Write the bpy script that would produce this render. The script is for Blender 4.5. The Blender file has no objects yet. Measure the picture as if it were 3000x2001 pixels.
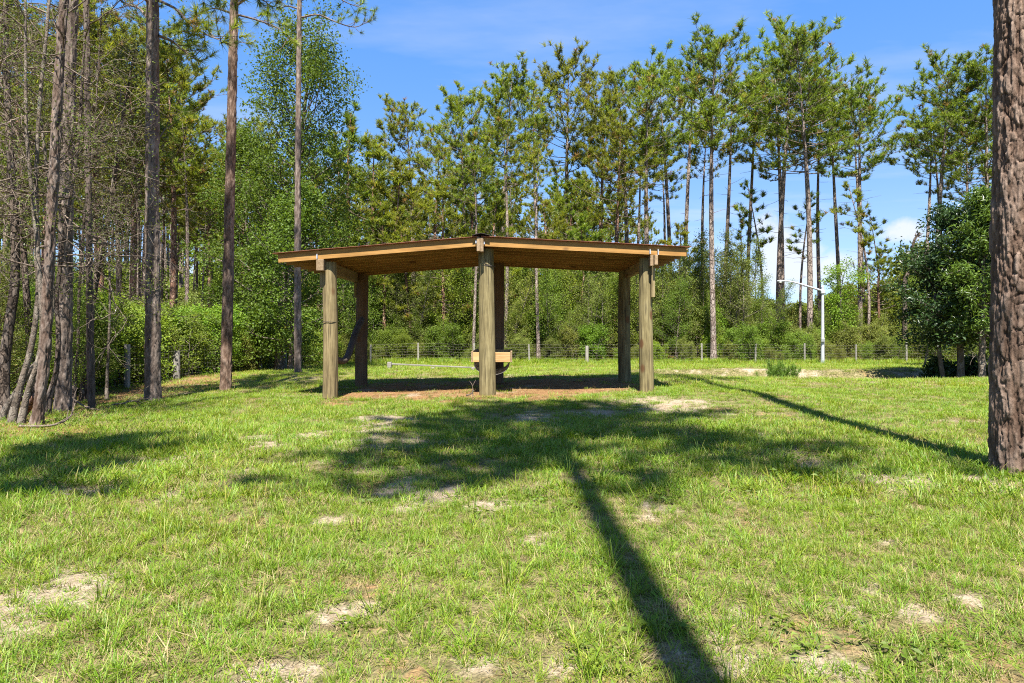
import bpy, bmesh, math, random
import numpy as np
from mathutils import Vector, Matrix

sc = bpy.context.scene
COL = sc.collection
R = math.radians

# ------------------------------------------------------------------ camera
F, CX, HY, EYE = 1500.0, 1175.0, 765.0, 1.35      # focal length, centre and horizon in units of a 2351 wide picture
cam_d = bpy.data.cameras.new('camera')
cam = bpy.data.objects.new('camera', cam_d)
COL.objects.link(cam)
cam.location = (0, 0, EYE)
cam.rotation_euler = (R(90), 0, 0)
cam_d.sensor_width = 36
cam_d.lens = 36 * F / 2351
cam_d.shift_y = -(784 - HY) / 2351
cam_d.clip_end = 3000
sc.camera = cam

# ------------------------------------------------------------------ sky, sun, exposure
SUN_EL, SUN_YAW = 63.0, 0.2
world = bpy.data.worlds.new('World')
sc.world = world
world.use_nodes = True
wn, wl = world.node_tree.nodes, world.node_tree.links
for n in list(wn): wn.remove(n)
w_out = wn.new('ShaderNodeOutputWorld')
w_bg = wn.new('ShaderNodeBackground')
w_sky = wn.new('ShaderNodeTexSky')
w_sky.sky_type = 'NISHITA'
w_sky.sun_disc = False
w_sky.sun_elevation = R(SUN_EL)
w_sky.sun_rotation = R(180 + SUN_YAW)
w_sky.altitude = 0
w_sky.air_density = 0.7
w_sky.dust_density = 0.5
w_sky.ozone_density = 8.0
w_bg.inputs['Strength'].default_value = 0.145
wl.new(w_bg.outputs[0], w_out.inputs[0])
def wmath(op, a, b=None, c=None):
    n = wn.new('ShaderNodeMath'); n.operation = op
    for i, v in enumerate((a, b, c)):
        if v is None: continue
        if isinstance(v, (int, float)): n.inputs[i].default_value = v
        else: wl.new(v, n.inputs[i])
    return n.outputs[0]
w_tc = wn.new('ShaderNodeTexCoord')
w_sep = wn.new('ShaderNodeSeparateXYZ'); wl.new(w_tc.outputs['Generated'], w_sep.inputs[0])
# thin cirrus: noise on the sky's own flat layer, so that it goes on all round
zc = wmath('MAXIMUM', w_sep.outputs[2], 0.03)
w_cmb = wn.new('ShaderNodeCombineXYZ')
wl.new(wmath('DIVIDE', w_sep.outputs[0], zc), w_cmb.inputs[0]); wl.new(wmath('DIVIDE', w_sep.outputs[1], zc), w_cmb.inputs[1])
w_mp = wn.new('ShaderNodeMapping'); wl.new(w_cmb.outputs[0], w_mp.inputs[0])
w_mp.inputs['Scale'].default_value = (0.55, 1.1, 1); w_mp.inputs['Rotation'].default_value = (0, 0, 0.4); w_mp.inputs['Location'].default_value = (2.3, 0.4, 0)
w_n1 = wn.new('ShaderNodeTexNoise'); wl.new(w_mp.outputs[0], w_n1.inputs['Vector'])
w_n1.inputs['Scale'].default_value = 0.9; w_n1.inputs['Detail'].default_value = 7; w_n1.inputs['Roughness'].default_value = 0.55
w_r1 = wn.new('ShaderNodeValToRGB'); wl.new(w_n1.outputs[0], w_r1.inputs[0])
w_r1.color_ramp.elements[0].position = 0.50; w_r1.color_ramp.elements[1].position = 0.90
cirrus = wmath('MULTIPLY', w_r1.outputs[0], 0.55)
# one low cumulus bank behind the wood, to the right
def puff(u, v, ru, rv):
    # angular blob round the direction (u, 1, v)
    d = Vector((u, 1, v)).normalized()
    az = wmath('ARCTAN2', w_sep.outputs[0], w_sep.outputs[1])
    el = wmath('ARCSINE', w_sep.outputs[2])
    a = wmath('DIVIDE', wmath('SUBTRACT', az, math.atan2(d.x, d.y)), ru)
    b = wmath('DIVIDE', wmath('SUBTRACT', el, math.asin(d.z)), rv)
    return wmath('SUBTRACT', 1.0, wmath('ADD', wmath('MULTIPLY', a, a), wmath('MULTIPLY', b, b)))
pf = None
for p in ((0.405, 0.135, 0.036, 0.048), (0.39, 0.165, 0.022, 0.024), (0.44, 0.12, 0.045, 0.038), (0.48, 0.10, 0.06, 0.03), (0.60, 0.155, 0.035, 0.02), (0.40, 0.09, 0.07, 0.03), (-0.47, 0.08, 0.10, 0.03), (0.05, 0.05, 0.2, 0.02)):
    q = puff(*p)
    pf = q if pf is None else wmath('MAXIMUM', pf, q)
w_n2 = wn.new('ShaderNodeTexNoise'); wl.new(w_tc.outputs['Generated'], w_n2.inputs['Vector'])
w_n2.inputs['Scale'].default_value = 26; w_n2.inputs['Detail'].default_value = 6; w_n2.inputs['Roughness'].default_value = 0.6
cum = wmath('ADD', pf, wmath('MULTIPLY', wmath('SUBTRACT', w_n2.outputs[0], 0.5), 2.6))
w_r2 = wn.new('ShaderNodeValToRGB'); wl.new(cum, w_r2.inputs[0])
w_r2.color_ramp.elements[0].position = 0.0; w_r2.color_ramp.elements[1].position = 0.95
cloud = wmath('MULTIPLY', w_r2.outputs[0], 0.8)
cov = wmath('MAXIMUM', cirrus, cloud)
w_mix = wn.new('ShaderNodeMix'); w_mix.data_type = 'RGBA'
# deeper blue overhead, softer towards the horizon, the same all round
w_rs = wn.new('ShaderNodeValToRGB'); wl.new(w_sep.outputs[2], w_rs.inputs[0])
for k, (ps, cl) in enumerate(((0.0, (.42, .39, .39)), (0.05, (.42, .39, .39)), (0.14, (.50, .44, .40)), (0.26, (.46, .50, .48)), (0.44, (.43, .59, .65)))):
    e = w_rs.color_ramp.elements[k] if k < 2 else w_rs.color_ramp.elements.new(ps)
    e.position = ps; e.color = (*cl, 1)
w_ml = wn.new('ShaderNodeMix'); w_ml.data_type = 'RGBA'; w_ml.blend_type = 'MULTIPLY'; w_ml.inputs[0].default_value = 1.0
wl.new(w_sky.outputs[0], w_ml.inputs[6]); wl.new(w_rs.outputs[0], w_ml.inputs[7])
wl.new(cov, w_mix.inputs[0]); wl.new(w_ml.outputs[2], w_mix.inputs[6])
w_mix.inputs[7].default_value = (1.8, 1.84, 1.9, 1)
wl.new(w_mix.outputs[2], w_bg.inputs['Color'])

sun_d = bpy.data.lights.new('sun', 'SUN')
sun_d.energy = 5.0
sun_d.angle = R(0.5)
sun_d.color = (1.0, 0.955, 0.88)
sun = bpy.data.objects.new('sun', sun_d)
COL.objects.link(sun)
sun.location = (0, -20, 40)
sun.rotation_euler = (R(90 - SUN_EL), 0, R(SUN_YAW))
sc.view_settings.view_transform = 'Standard'
sc.view_settings.look = 'None'
sc.view_settings.exposure = 1.95
sc.view_settings.gamma = 1.0
sc.view_settings.use_curve_mapping = False
sc.render.engine = 'CYCLES'
sc.cycles.max_bounces = 7
sc.cycles.diffuse_bounces = 4
sc.cycles.transmission_bounces = 4
sc.cycles.sample_clamp_indirect = 4
sc.cycles.use_denoising = False
sc.cycles.use_adaptive_sampling = False
sc.cycles.filter_width = 1.1
sc.render.filter_size = 1.1

# ------------------------------------------------------------------ numeric helpers
def sstep(a, b, x):
    t = np.clip((np.asarray(x, float) - a) / (b - a), 0, 1)
    return t * t * (3 - 2 * t)
_tab = np.random.RandomState(5).rand(64, 256, 256)
def vnoise(x, y, seed=0):
    x, y = np.asarray(x, float), np.asarray(y, float)
    xi, yi = np.floor(x).astype(int), np.floor(y).astype(int)
    fx, fy = x - xi, y - yi
    fx = fx * fx * (3 - 2 * fx); fy = fy * fy * (3 - 2 * fy)
    T = _tab[seed % 64]
    a = T[xi & 255, yi & 255]; b = T[(xi + 1) & 255, yi & 255]; c = T[xi & 255, (yi + 1) & 255]; d = T[(xi + 1) & 255, (yi + 1) & 255]
    return (a * (1 - fx) + b * fx) * (1 - fy) + (c * (1 - fx) + d * fx) * fy
def fbm(x, y, seed=0, oct=4):
    s, a, t = 0, 0.5, 0
    for k in range(oct):
        s = s + a * vnoise(np.asarray(x) * 2 ** k + 17.3 * k, np.asarray(y) * 2 ** k + 9.1 * k, seed + k); t += a; a *= 0.5
    return s / t
def catmull(pts, n):
    p = np.asarray(pts, float)
    if len(p) < 3:
        t = np.linspace(0, len(p) - 1, n)
        return np.stack([np.interp(t, np.arange(len(p)), p[:, k]) for k in range(p.shape[1])], 1)
    P = np.vstack([2 * p[0] - p[1], p, 2 * p[-1] - p[-2]])
    t = np.linspace(0, len(p) - 1 - 1e-6, n)
    i = t.astype(int); f = (t - i)[:, None]
    a, b, c, d = P[i], P[i + 1], P[i + 2], P[i + 3]
    return 0.5 * (2 * b + (c - a) * f + (2 * a - 5 * b + 4 * c - d) * f * f + (3 * b - a - 3 * c + d) * f ** 3)
def unit(v):
    v = np.asarray(v, float)
    return v / np.maximum(np.linalg.norm(v, axis=-1, keepdims=True), 1e-9)

# ------------------------------------------------------------------ terrain
def terrain(x, y):
    x, y = np.asarray(x, float), np.asarray(y, float)
    z = -0.45 * sstep(17.5, 40, y) - 0.12 * sstep(-5.5, -12, x) * sstep(8, 14, y)
    pad = sstep(9, 13.5, y) * (1 - sstep(19, 24, y))
    z = z + pad * (0.022 * np.clip(x, -6, 4.5) + 0.03) * (1 - sstep(4.5, 8, x))
    # shallow ditch with a crumbling sandy bank, right of the shelter
    mx = sstep(3.5, 6.5, x)
    wob = (fbm(x * 0.35, y * 0.2, 3) - 0.5) * 2.2 + (fbm(x * 1.7, y * 0.6, 6) - .5) * 0.7
    yy = y + wob
    dip = sstep(20.8, 23.0, yy) * (1 - sstep(25.2, 26.1, yy))
    rise = sstep(25.3, 26.0, yy) * (1 - sstep(27, 36, yy))
    z = z + mx * (-0.38 * dip + 0.05 * rise - 0.07 * sstep(16, 21, y) * (1 - sstep(24, 26, y)))
    z = z + (fbm(x * 0.9, y * 0.9, 8) - 0.5) * 0.09 + (fbm(x * 0.16, y * 0.16, 12, 2) - 0.5) * 0.16 * sstep(6, 12, np.hypot(x, y))
    return z
def gz(x, y): return float(terrain(x, y))
def wx(px, Y): return (px - CX) * Y / F           # across, from a column of the picture and a distance
def wz(py, Y): return EYE + (HY - py) * Y / F     # height, from a row and a distance
def gy(py): return F * EYE / (py - HY)            # distance of level ground seen at a row

SAND = [(605, 1012, 70, 20), (700, 1000, 60, 12), (880, 965, 70, 36), (975, 1000, 50, 14), (1545, 938, 80, 16), (1370, 945, 60, 10), (1225, 957, 60, 12), (915, 1115, 40, 22), (975, 1140, 60, 16),
        (780, 1192, 46, 12), (1975, 1085, 110, 32), (2110, 1095, 90, 30), (60, 1395, 120, 62), (40, 1455, 80, 46), (110, 1128, 150, 18), (280, 1095, 110, 16), (400, 1140, 60, 14),
        (1645, 1465, 50, 60), (1560, 1500, 40, 30), (2090, 1405, 60, 26), (1240, 1245, 40, 26), (790, 1415, 60, 28), (640, 1552, 80, 30), (2040, 1240, 30, 14), (1150, 1165, 60, 12), (1755, 1003, 40, 10),
        (1500, 1165, 50, 14), (1300, 1540, 60, 20), (1940, 1400, 40, 18), (1690, 1415, 30, 14), (2000, 1350, 30, 14), (2240, 1390, 60, 30), (1570, 1275, 26, 14), (160, 1330, 60, 24), (1900, 1530, 60, 30),
        (1830, 1050, 60, 18), (1480, 1190, 30, 12), (1100, 1520, 40, 18), (860, 1020, 60, 8), (520, 1085, 40, 10), (2290, 1115, 60, 30)]
def sand_mask(x, y):
    x, y = np.asarray(x, float), np.asarray(y, float)
    n = fbm(x * 2.3, y * 2.3, 21); n2 = fbm(x * 7, y * 7, 25)
    m = np.zeros_like(x)
    for px, py, rw, rh in SAND:
        Y = gy(py); cx = wx(px, Y); rx = rw * Y / F * 1.0; ry = max((gy(py - rh) - gy(py + rh)) / 2, 0.10)
        d = np.sqrt(((x - cx) / rx) ** 2 + ((y - Y) / ry) ** 2)
        m = np.maximum(m, 1.0 * sstep(1.5, 0.15, d + (n - 0.5) * 2.4 + (n2 - 0.5) * 2.0))
    # random thin places all over the lawn
    m = np.maximum(m, 0.7 * sstep(0.55, 0.80, fbm(x * 0.75 + 40, y * 0.75, 30)) * sstep(0.4, 0.62, n + (n2 - .5) * .4))
    # the ditch bank and the sandy track beyond it
    mx = sstep(3.5, 6.5, x)
    wob = (fbm(x * 0.35, y * 0.2, 3) - 0.5) * 2.2 + (fbm(x * 1.7, y * 0.6, 6) - .5) * 0.7
    b = mx * sstep(24.6, 25.3, y + wob) * (1 - sstep(26.2, 27.2, y + wob))
    m = np.maximum(m, 1.1 * b * sstep(0.50, 0.62, fbm(x * 0.55, y * 1.1, 33) * .6 + n2 * .4))
    t = sstep(5, 9, x) * np.exp(-((y - 33.5) / 1.2) ** 2)
    m = np.maximum(m, t * sstep(0.42, 0.55, fbm(x * 0.5, y * 0.9, 37)))
    return np.clip(m, 0, 1)
def straw_mask(x, y):
    x, y = np.asarray(x, float), np.asarray(y, float)
    n = fbm(x * 1.6, y * 1.6, 41)
    a = sstep(-4.3, -3.5, x) * (1 - sstep(2.6, 3.6, x)) * sstep(13.0, 13.6, y + (n - .5) * 3.0 - 0.25 * np.clip(x + 0.5, 0, 4) + (fbm(x * 5, y * 5, 47) - .5) * 1.2) * (1 - sstep(18.2, 19.2, y + (n - .5) * 1.6))
    e = -5.6 - 0.42 * (y - 9.5) * (y < 14) - 0.42 * 4.5 * (y >= 14) - 0.1 * (y - 14) * (y >= 14)     # edge of the wood floor
    b = 0.75 * sstep(0.2, -1.2, x - e + (n - .5) * 2.6) * sstep(6, 9, y)
    c = 0.45 * sstep(0.60, 0.72, fbm(x * 1.7 + 7, y * 1.7, 45))
    far = sstep(40.5, 43, y)
    return np.clip(np.maximum.reduce([a, b, c, far]), 0, 1)

# ------------------------------------------------------------------ mesh builder
class MB:
    def __init__(s): s.v = []; s.n = 0; s.q = []; s.t = []; s.qr = []; s.tr = []; s.qm = []; s.tm = []
    def add(s, v, f, rnd=0.5, m=0):
        v = np.asarray(v, float).reshape(-1, 3); f = np.asarray(f, int)
        r = np.broadcast_to(np.asarray(rnd, float), (len(f),))
        mm = np.full(len(f), m)
        if f.shape[1] == 4: s.q.append(f + s.n); s.qr.append(r); s.qm.append(mm)
        else: s.t.append(f + s.n); s.tr.append(r); s.tm.append(mm)
        s.v.append(v); s.n += len(v)
    def tube(s, pts, rad, k=6, rnd=0.5, m=0, cap=True):
        p = np.asarray(pts, float); n = len(p)
        rad = np.broadcast_to(np.asarray(rad, float), (n,))
        T = unit(np.gradient(p, axis=0))
        ref = np.array([0, 0, 1.0]) if abs(T[:, 2]).mean() < 0.8 else np.array([1.0, 0, 0])
        A = unit(np.cross(np.broadcast_to(ref, T.shape), T)); B = np.cross(T, A)
        th = np.arange(k) * 2 * math.pi / k
        V = p[:, None] + rad[:, None, None] * (A[:, None] * np.cos(th)[None, :, None] + B[:, None] * np.sin(th)[None, :, None])
        i = np.arange(n - 1)[:, None] * k; j = np.arange(k)[None]; j2 = (j + 1) % k
        Q = np.stack([i + j, i + j2, i + k + j2, i + k + j], -1).reshape(-1, 4)
        s.add(V, Q, rnd, m)
        if cap and k > 3:
            for ring, flip in ((0, True), (n - 1, False)):
                if rad[ring] < 0.004: continue
                vv = np.vstack([V[ring], p[ring][None]])
                ff = np.array([[a, (a + 1) % k, k] for a in range(k)])
                if flip: ff = ff[:, ::-1]
                s.add(vv, ff, rnd, m)
    def box(s, lo, hi, rnd=0.5, m=0, M=None, ch=0.0):
        lo, hi = np.asarray(lo, float), np.asarray(hi, float)
        c, h = (lo + hi) / 2, (hi - lo) / 2
        if ch <= 0:
            V = np.array([[x, y, z] for x in (-1, 1) for y in (-1, 1) for z in (-1, 1)]) * h + c
            Q = np.array([[0, 1, 3, 2], [4, 6, 7, 5], [0, 4, 5, 1], [2, 3, 7, 6], [0, 2, 6, 4], [1, 5, 7, 3]])
            if M is not None: V = np.array([M @ Vector(v) for v in V])
            s.add(V, Q, rnd, m); return
        bm = bmesh.new(); bmesh.ops.create_cube(bm, size=1)
        for v in bm.verts: v.co = Vector((v.co.x * 2 * h[0], v.co.y * 2 * h[1], v.co.z * 2 * h[2])) + Vector(c)
        bmesh.ops.bevel(bm, geom=list(bm.edges), offset=ch, segments=1, affect='EDGES')
        bm.verts.index_update()
        V = [v.co[:] for v in bm.verts]
        if M is not None: V = [tuple(M @ Vector(v)) for v in V]
        q = [[v.index for v in f.verts] for f in bm.faces if len(f.verts) == 4]; t = [[v.index for v in f.verts] for f in bm.faces if len(f.verts) == 3]
        n0 = s.n
        s.add(V, q, rnd, m)
        if t:
            s.t.append(np.array(t) + n0); s.tr.append(np.full(len(t), rnd)); s.tm.append(np.full(len(t), m))
        bm.free()
    def mesh(s, name, mats, smooth=True):
        me = bpy.data.meshes.new(name)
        if not s.v: return me
        V = np.concatenate(s.v)
        Q = np.concatenate(s.q) if s.q else np.zeros((0, 4), int); T = np.concatenate(s.t) if s.t else np.zeros((0, 3), int)
        nq, nt = len(Q), len(T)
        me.vertices.add(len(V)); me.vertices.foreach_set('co', V.ravel())
        me.loops.add(nq * 4 + nt * 3); me.loops.foreach_set('vertex_index', np.concatenate([Q.ravel(), T.ravel()]).astype(np.int32))
        me.polygons.add(nq + nt)
        ls = np.concatenate([np.arange(nq) * 4, nq * 4 + np.arange(nt) * 3]).astype(np.int32)
        me.polygons.foreach_set('loop_start', ls)
        sm = np.zeros(nq + nt, bool); sm[:nq] = smooth
        me.polygons.foreach_set('use_smooth', sm)
        mi = np.concatenate([np.concatenate(s.qm) if s.q else np.zeros(0), np.concatenate(s.tm) if s.t else np.zeros(0)]).astype(np.int32)
        me.polygons.foreach_set('material_index', mi)
        r = np.concatenate([np.concatenate(s.qr) if s.q else np.zeros(0), np.concatenate(s.tr) if s.t else np.zeros(0)]).astype(np.float32)
        at = me.attributes.new('rnd', 'FLOAT', 'FACE'); at.data.foreach_set('value', r)
        for m in (mats if isinstance(mats, (list, tuple)) else [mats]): me.materials.append(m)
        me.update(calc_edges=True)
        return me

# ------------------------------------------------------------------ object helpers
def link(name, me, parent=None, loc=None):
    o = bpy.data.objects.new(name, me); COL.objects.link(o)
    if parent is not None: o.parent = parent
    if loc is not None: o.location = loc
    return o
def tag(o, label=None, cat=None, group=None, kind=None):
    for k, v in (('label', label), ('category', cat), ('group', group), ('kind', kind)):
        if v: o[k] = v
    return o
def thing(name, label, cat, loc=(0, 0, 0), rz=0.0, scale=(1, 1, 1), group=None):
    o = bpy.data.objects.new(name, None); COL.objects.link(o)
    o.empty_display_size = 0.3
    o.location = loc; o.rotation_euler = (0, 0, rz); o.scale = scale
    return tag(o, label, cat, group)

# ------------------------------------------------------------------ materials
def new_mat(name):
    m = bpy.data.materials.new(name); m.use_nodes = True
    n = m.node_tree.nodes; l = m.node_tree.links
    b = n['Principled BSDF']
    return m, n, l, b
def ramp(n, stops):
    r = n.new('ShaderNodeValToRGB'); e = r.color_ramp.elements
    e[0].position, e[0].color = stops[0][0], (*stops[0][1], 1)
    e[1].position, e[1].color = stops[-1][0], (*stops[-1][1], 1)
    for p, c in stops[1:-1]:
        x = e.new(p); x.color = (*c, 1)
    return r
def noise(n, l, vec, scale, detail=4, rough=0.55):
    t = n.new('ShaderNodeTexNoise'); t.inputs['Scale'].default_value = scale; t.inputs['Detail'].default_value = detail; t.inputs['Roughness'].default_value = rough
    if vec is not None: l.new(vec, t.inputs['Vector'])
    return t
def mixc(n, l, fac, a, b, mode='MIX'):
    x = n.new('ShaderNodeMix'); x.data_type = 'RGBA'; x.blend_type = mode
    for s, v in ((0, fac), (6, a), (7, b)):
        if isinstance(v, (int, float)): x.inputs[s].default_value = v
        elif isinstance(v, tuple): x.inputs[s].default_value = (*v, 1)
        else: l.new(v, x.inputs[s])
    return x.outputs[2]
def mth(n, l, op, a, b=None):
    x = n.new('ShaderNodeMath'); x.operation = op
    for i, v in enumerate((a, b)):
        if v is None: continue
        if isinstance(v, (int, float)): x.inputs[i].default_value = v
        else: l.new(v, x.inputs[i])
    return x.outputs[0]
def attr(n, name):
    a = n.new('ShaderNodeAttribute'); a.attribute_name = name
    return a.outputs['Fac']
def bump(n, l, b, h, strength=0.5, dist=0.02):
    x = n.new('ShaderNodeBump'); x.inputs['Strength'].default_value = strength; x.inputs['Distance'].default_value = dist
    l.new(h, x.inputs['Height']); l.new(x.outputs[0], b.inputs['Normal'])

def foliage(name, stops, trans=0.35, rough=0.45, spec=0.25, var=0.35, tint=(1.25, 1.2, 0.7), patch=None):
    m, n, l, b = new_mat(name)
    r = ramp(n, stops); l.new(attr(n, 'rnd'), r.inputs[0])
    oi = n.new('ShaderNodeObjectInfo')
    hsv = n.new('ShaderNodeHueSaturation'); l.new(r.outputs[0], hsv.inputs['Color'])
    l.new(mth(n, l, 'ADD', 1 - var / 2, mth(n, l, 'MULTIPLY', oi.outputs['Random'], var)), hsv.inputs['Value'])
    w = n.new('ShaderNodeTexWhiteNoise'); w.noise_dimensions = '1D'; l.new(oi.outputs['Random'], w.inputs['W'])
    l.new(mth(n, l, 'ADD', 0.485, mth(n, l, 'MULTIPLY', w.outputs['Value'], 0.03)), hsv.inputs['Hue'])
    col = hsv.outputs[0]
    if patch:
        g = n.new('ShaderNodeNewGeometry')
        nz = noise(n, l, g.outputs['Position'], patch[0], 3)
        rr = ramp(n, [(0.38, (0, 0, 0)), (0.62, (1, 1, 1))]); l.new(nz.outputs[0], rr.inputs[0])
        col = mixc(n, l, mth(n, l, 'MULTIPLY', rr.outputs[0], patch[2]), col, mixc(n, l, 1.0, col, patch[1], 'MULTIPLY'))
    l.new(col, b.inputs['Base Color']); b.inputs['Roughness'].default_value = rough; b.inputs['Specular IOR Level'].default_value = spec
    t = n.new('ShaderNodeBsdfTranslucent'); l.new(mixc(n, l, 1.0, col, tint, 'MULTIPLY'), t.inputs['Color'])
    mx = n.new('ShaderNodeMixShader'); mx.inputs[0].default_value = trans
    l.new(b.outputs[0], mx.inputs[1]); l.new(t.outputs[0], mx.inputs[2])
    l.new(mx.outputs[0], n['Material Output'].inputs['Surface'])
    return m
M = {}
M['needle'] = foliage('pine_needles', [(0, (0.078, 0.114, 0.013)), (0.55, (0.145, 0.195, 0.021)), (0.88, (0.20, 0.245, 0.032)), (0.95, (0.20, 0.13, 0.04)), (1, (0.20, 0.13, 0.05))], 0.52, 0.42, 0.35, 0.3, (1.4, 1.35, .8))
M['needle_olive'] = foliage('olive_pine_needles', [(0, (0.094, 0.116, 0.013)), (0.55, (0.165, 0.195, 0.021)), (0.85, (0.22, 0.245, 0.034)), (0.93, (0.21, 0.14, 0.045)), (1, (0.20, 0.12, 0.045))], 0.52, 0.45, 0.3, 0.3, (1.4, 1.35, .8))
M['gum_leaf'] = foliage('gum_leaves', [(0, (0.046, 0.080, 0.008)), (0.6, (0.086, 0.140, 0.014)), (0.95, (0.135, 0.19, 0.024)), (1, (0.20, 0.16, 0.03))], 0.42, 0.55, 0.25, 0.25, (1.35, 1.3, .7))
M['bright_leaf'] = foliage('bright_leaves', [(0, (0.085, 0.150, 0.010)), (0.6, (0.155, 0.240, 0.020)), (1, (0.23, 0.31, 0.04))], 0.45, 0.55, 0.22, 0.35, (1.35, 1.3, .7))
M['olive_leaf'] = foliage('olive_leaves', [(0, (0.080, 0.100, 0.018)), (0.6, (0.150, 0.180, 0.032)), (0.92, (0.21, 0.225, 0.05)), (1, (0.24, 0.16, 0.06))], 0.42, 0.55, 0.22, 0.4, (1.3, 1.25, .8))
M['mid_leaf'] = foliage('thicket_leaves', [(0, (0.070, 0.110, 0.012)), (0.6, (0.140, 0.200, 0.022)), (0.95, (0.21, 0.26, 0.040)), (1, (0.22, 0.17, 0.05))], 0.44, 0.55, 0.22, 0.4, (1.35, 1.3, .7))
M['dark_leaf'] = foliage('glossy_dark_leaves', [(0, (0.016, 0.032, 0.008)), (0.7, (0.032, 0.058, 0.012)), (1, (0.062, 0.095, 0.020))], 0.25, 0.42, 0.35, 0.2)
M['bay_leaf'] = foliage('bay_leaves', [(0, (0.040, 0.070, 0.009)), (0.7, (0.085, 0.140, 0.017)), (1, (0.15, 0.21, 0.03))], 0.32, 0.4, 0.4, 0.2)
M['oak_leaf'] = foliage('oak_leaves', [(0, (0.038, 0.044, 0.012)), (0.6, (0.075, 0.085, 0.020)), (0.9, (0.115, 0.12, 0.032)), (1, (0.13, 0.09, 0.04))], 0.33, 0.45, 0.3, 0.3)
M['fennel_leaf'] = foliage('fennel_fronds', [(0, (0.075, 0.150, 0.020)), (1, (0.135, 0.235, 0.035))], 0.4, 0.5, 0.2, 0.2)
M['palm_leaf'] = foliage('palmetto_fronds', [(0, (0.08, 0.120, 0.018)), (1, (0.18, 0.22, 0.05))], 0.35, 0.4, 0.4, 0.2)
M['dry_leaf'] = foliage('withered_leaves', [(0, (0.10, 0.085, 0.025)), (0.5, (0.11, 0.135, 0.026)), (1, (0.085, 0.13, 0.022))], 0.35, 0.6, 0.15, 0.2)
M['grass'] = foliage('grass_blades', [(0, (0.078, 0.150, 0.008)), (0.5, (0.135, 0.230, 0.014)), (0.85, (0.19, 0.278, 0.022)), (1, (0.27, 0.24, 0.06))], 0.42, 0.48, 0.3, 0.3, (1.25, 1.2, 0.6), (0.55, (1.15, 0.97, 0.85), 0.6))
M['dry_grass'] = foliage('dry_grass_blades', [(0, (0.14, 0.105, 0.048)), (0.6, (0.23, 0.18, 0.085)), (1, (0.30, 0.245, 0.13))], 0.25, 0.7, 0.1, 0.3, (1.1, 1.0, 0.85))
M['straw'] = foliage('fallen_pine_needles', [(0, (0.11, 0.058, 0.022)), (0.6, (0.215, 0.125, 0.050)), (1, (0.30, 0.185, 0.08))], 0.15, 0.7, 0.1, 0.35, (1.1, 1.0, 0.85))

def bark(name, cols, crack, scale, stretch=0.34, bs=0.9, dist=0.03, lichen=0.25):
    m, n, l, b = new_mat(name)
    tc = n.new('ShaderNodeTexCoord'); mp = n.new('ShaderNodeMapping'); l.new(tc.outputs['Object'], mp.inputs[0])
    mp.inputs['Scale'].default_value = (1, 1, stretch)
    nz0 = noise(n, l, mp.outputs[0], scale * 0.8, 3)
    vv = mixc(n, l, 0.12, mp.outputs[0], nz0.outputs['Color'])
    v = n.new('ShaderNodeTexVoronoi'); v.feature = 'DISTANCE_TO_EDGE'; v.inputs['Scale'].default_value = scale; l.new(vv, v.inputs['Vector'])
    v2 = n.new('ShaderNodeTexVoronoi'); v2.inputs['Scale'].default_value = scale; l.new(vv, v2.inputs['Vector'])
    sep = n.new('ShaderNodeSeparateColor'); l.new(v2.outputs['Color'], sep.inputs[0])
    r = ramp(n, [(0, cols[0]), (0.5, cols[1]), (1, cols[2])]); l.new(sep.outputs[0], r.inputs[0])
    big = noise(n, l, tc.outputs['Object'], 0.7, 4)
    rb = ramp(n, [(0.35, (0.62, 0.60, 0.60)), (0.65, (1.15, 1.1, 1.05))]); l.new(big.outputs[0], rb.inputs[0])
    c = mixc(n, l, 1.0, r.outputs[0], rb.outputs[0], 'MULTIPLY')
    li = noise(n, l, tc.outputs['Object'], 5.0, 5); rl = ramp(n, [(0.60, (0, 0, 0)), (0.72, (1, 1, 1))]); l.new(li.outputs[0], rl.inputs[0])
    c = mixc(n, l, mth(n, l, 'MULTIPLY', rl.outputs[0], lichen), c, (0.42, 0.42, 0.36))
    rc = ramp(n, [(0.0, (0, 0, 0)), (0.13, (1, 1, 1))]); l.new(v.outputs['Distance'], rc.inputs[0])
    c = mixc(n, l, rc.outputs[0], crack, c)
    fine = noise(n, l, mp.outputs[0], scale * 6, 6, 0.65)
    c = mixc(n, l, 0.55, c, mixc(n, l, 1.0, c, mixc(n, l, fine.outputs[0], (0.45, 0.45, 0.45), (1.55, 1.55, 1.55)), 'MULTIPLY'))
    l.new(c, b.inputs['Base Color']); b.inputs['Roughness'].default_value = 0.92; b.inputs['Specular IOR Level'].default_value = 0.1
    h = mth(n, l, 'ADD', rc.outputs[0], mth(n, l, 'MULTIPLY', fine.outputs[0], 0.6))
    bump(n, l, b, h, bs, dist)
    return m
M['pine_bark'] = bark('pine_bark', ((0.18, 0.142, 0.118), (0.255, 0.21, 0.178), (0.32, 0.272, 0.235)), (0.075, 0.054, 0.042), 11)
M['pine_bark_red'] = bark('reddish_pine_bark', ((0.19, 0.10, 0.065), (0.25, 0.15, 0.105), (0.31, 0.22, 0.17)), (0.05, 0.03, 0.02), 11)
M['grey_bark'] = bark('grey_bark', ((0.10, 0.080, 0.060), (0.15, 0.125, 0.098), (0.22, 0.195, 0.16)), (0.09, 0.075, 0.06), 16, 0.6, 0.5, 0.012, 0.4)
M['dark_bark'] = bark('dark_bark', ((0.085, 0.065, 0.05), (0.12, 0.095, 0.075), (0.17, 0.14, 0.115)), (0.03, 0.022, 0.017), 13, 0.4, 0.8, 0.02, 0.15)
M['limb_bark'] = bark('limb_bark', ((0.10, 0.078, 0.06), (0.145, 0.115, 0.092), (0.20, 0.165, 0.135)), (0.08, 0.06, 0.045), 24, 0.6, 0.3, 0.006, 0.2)
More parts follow.
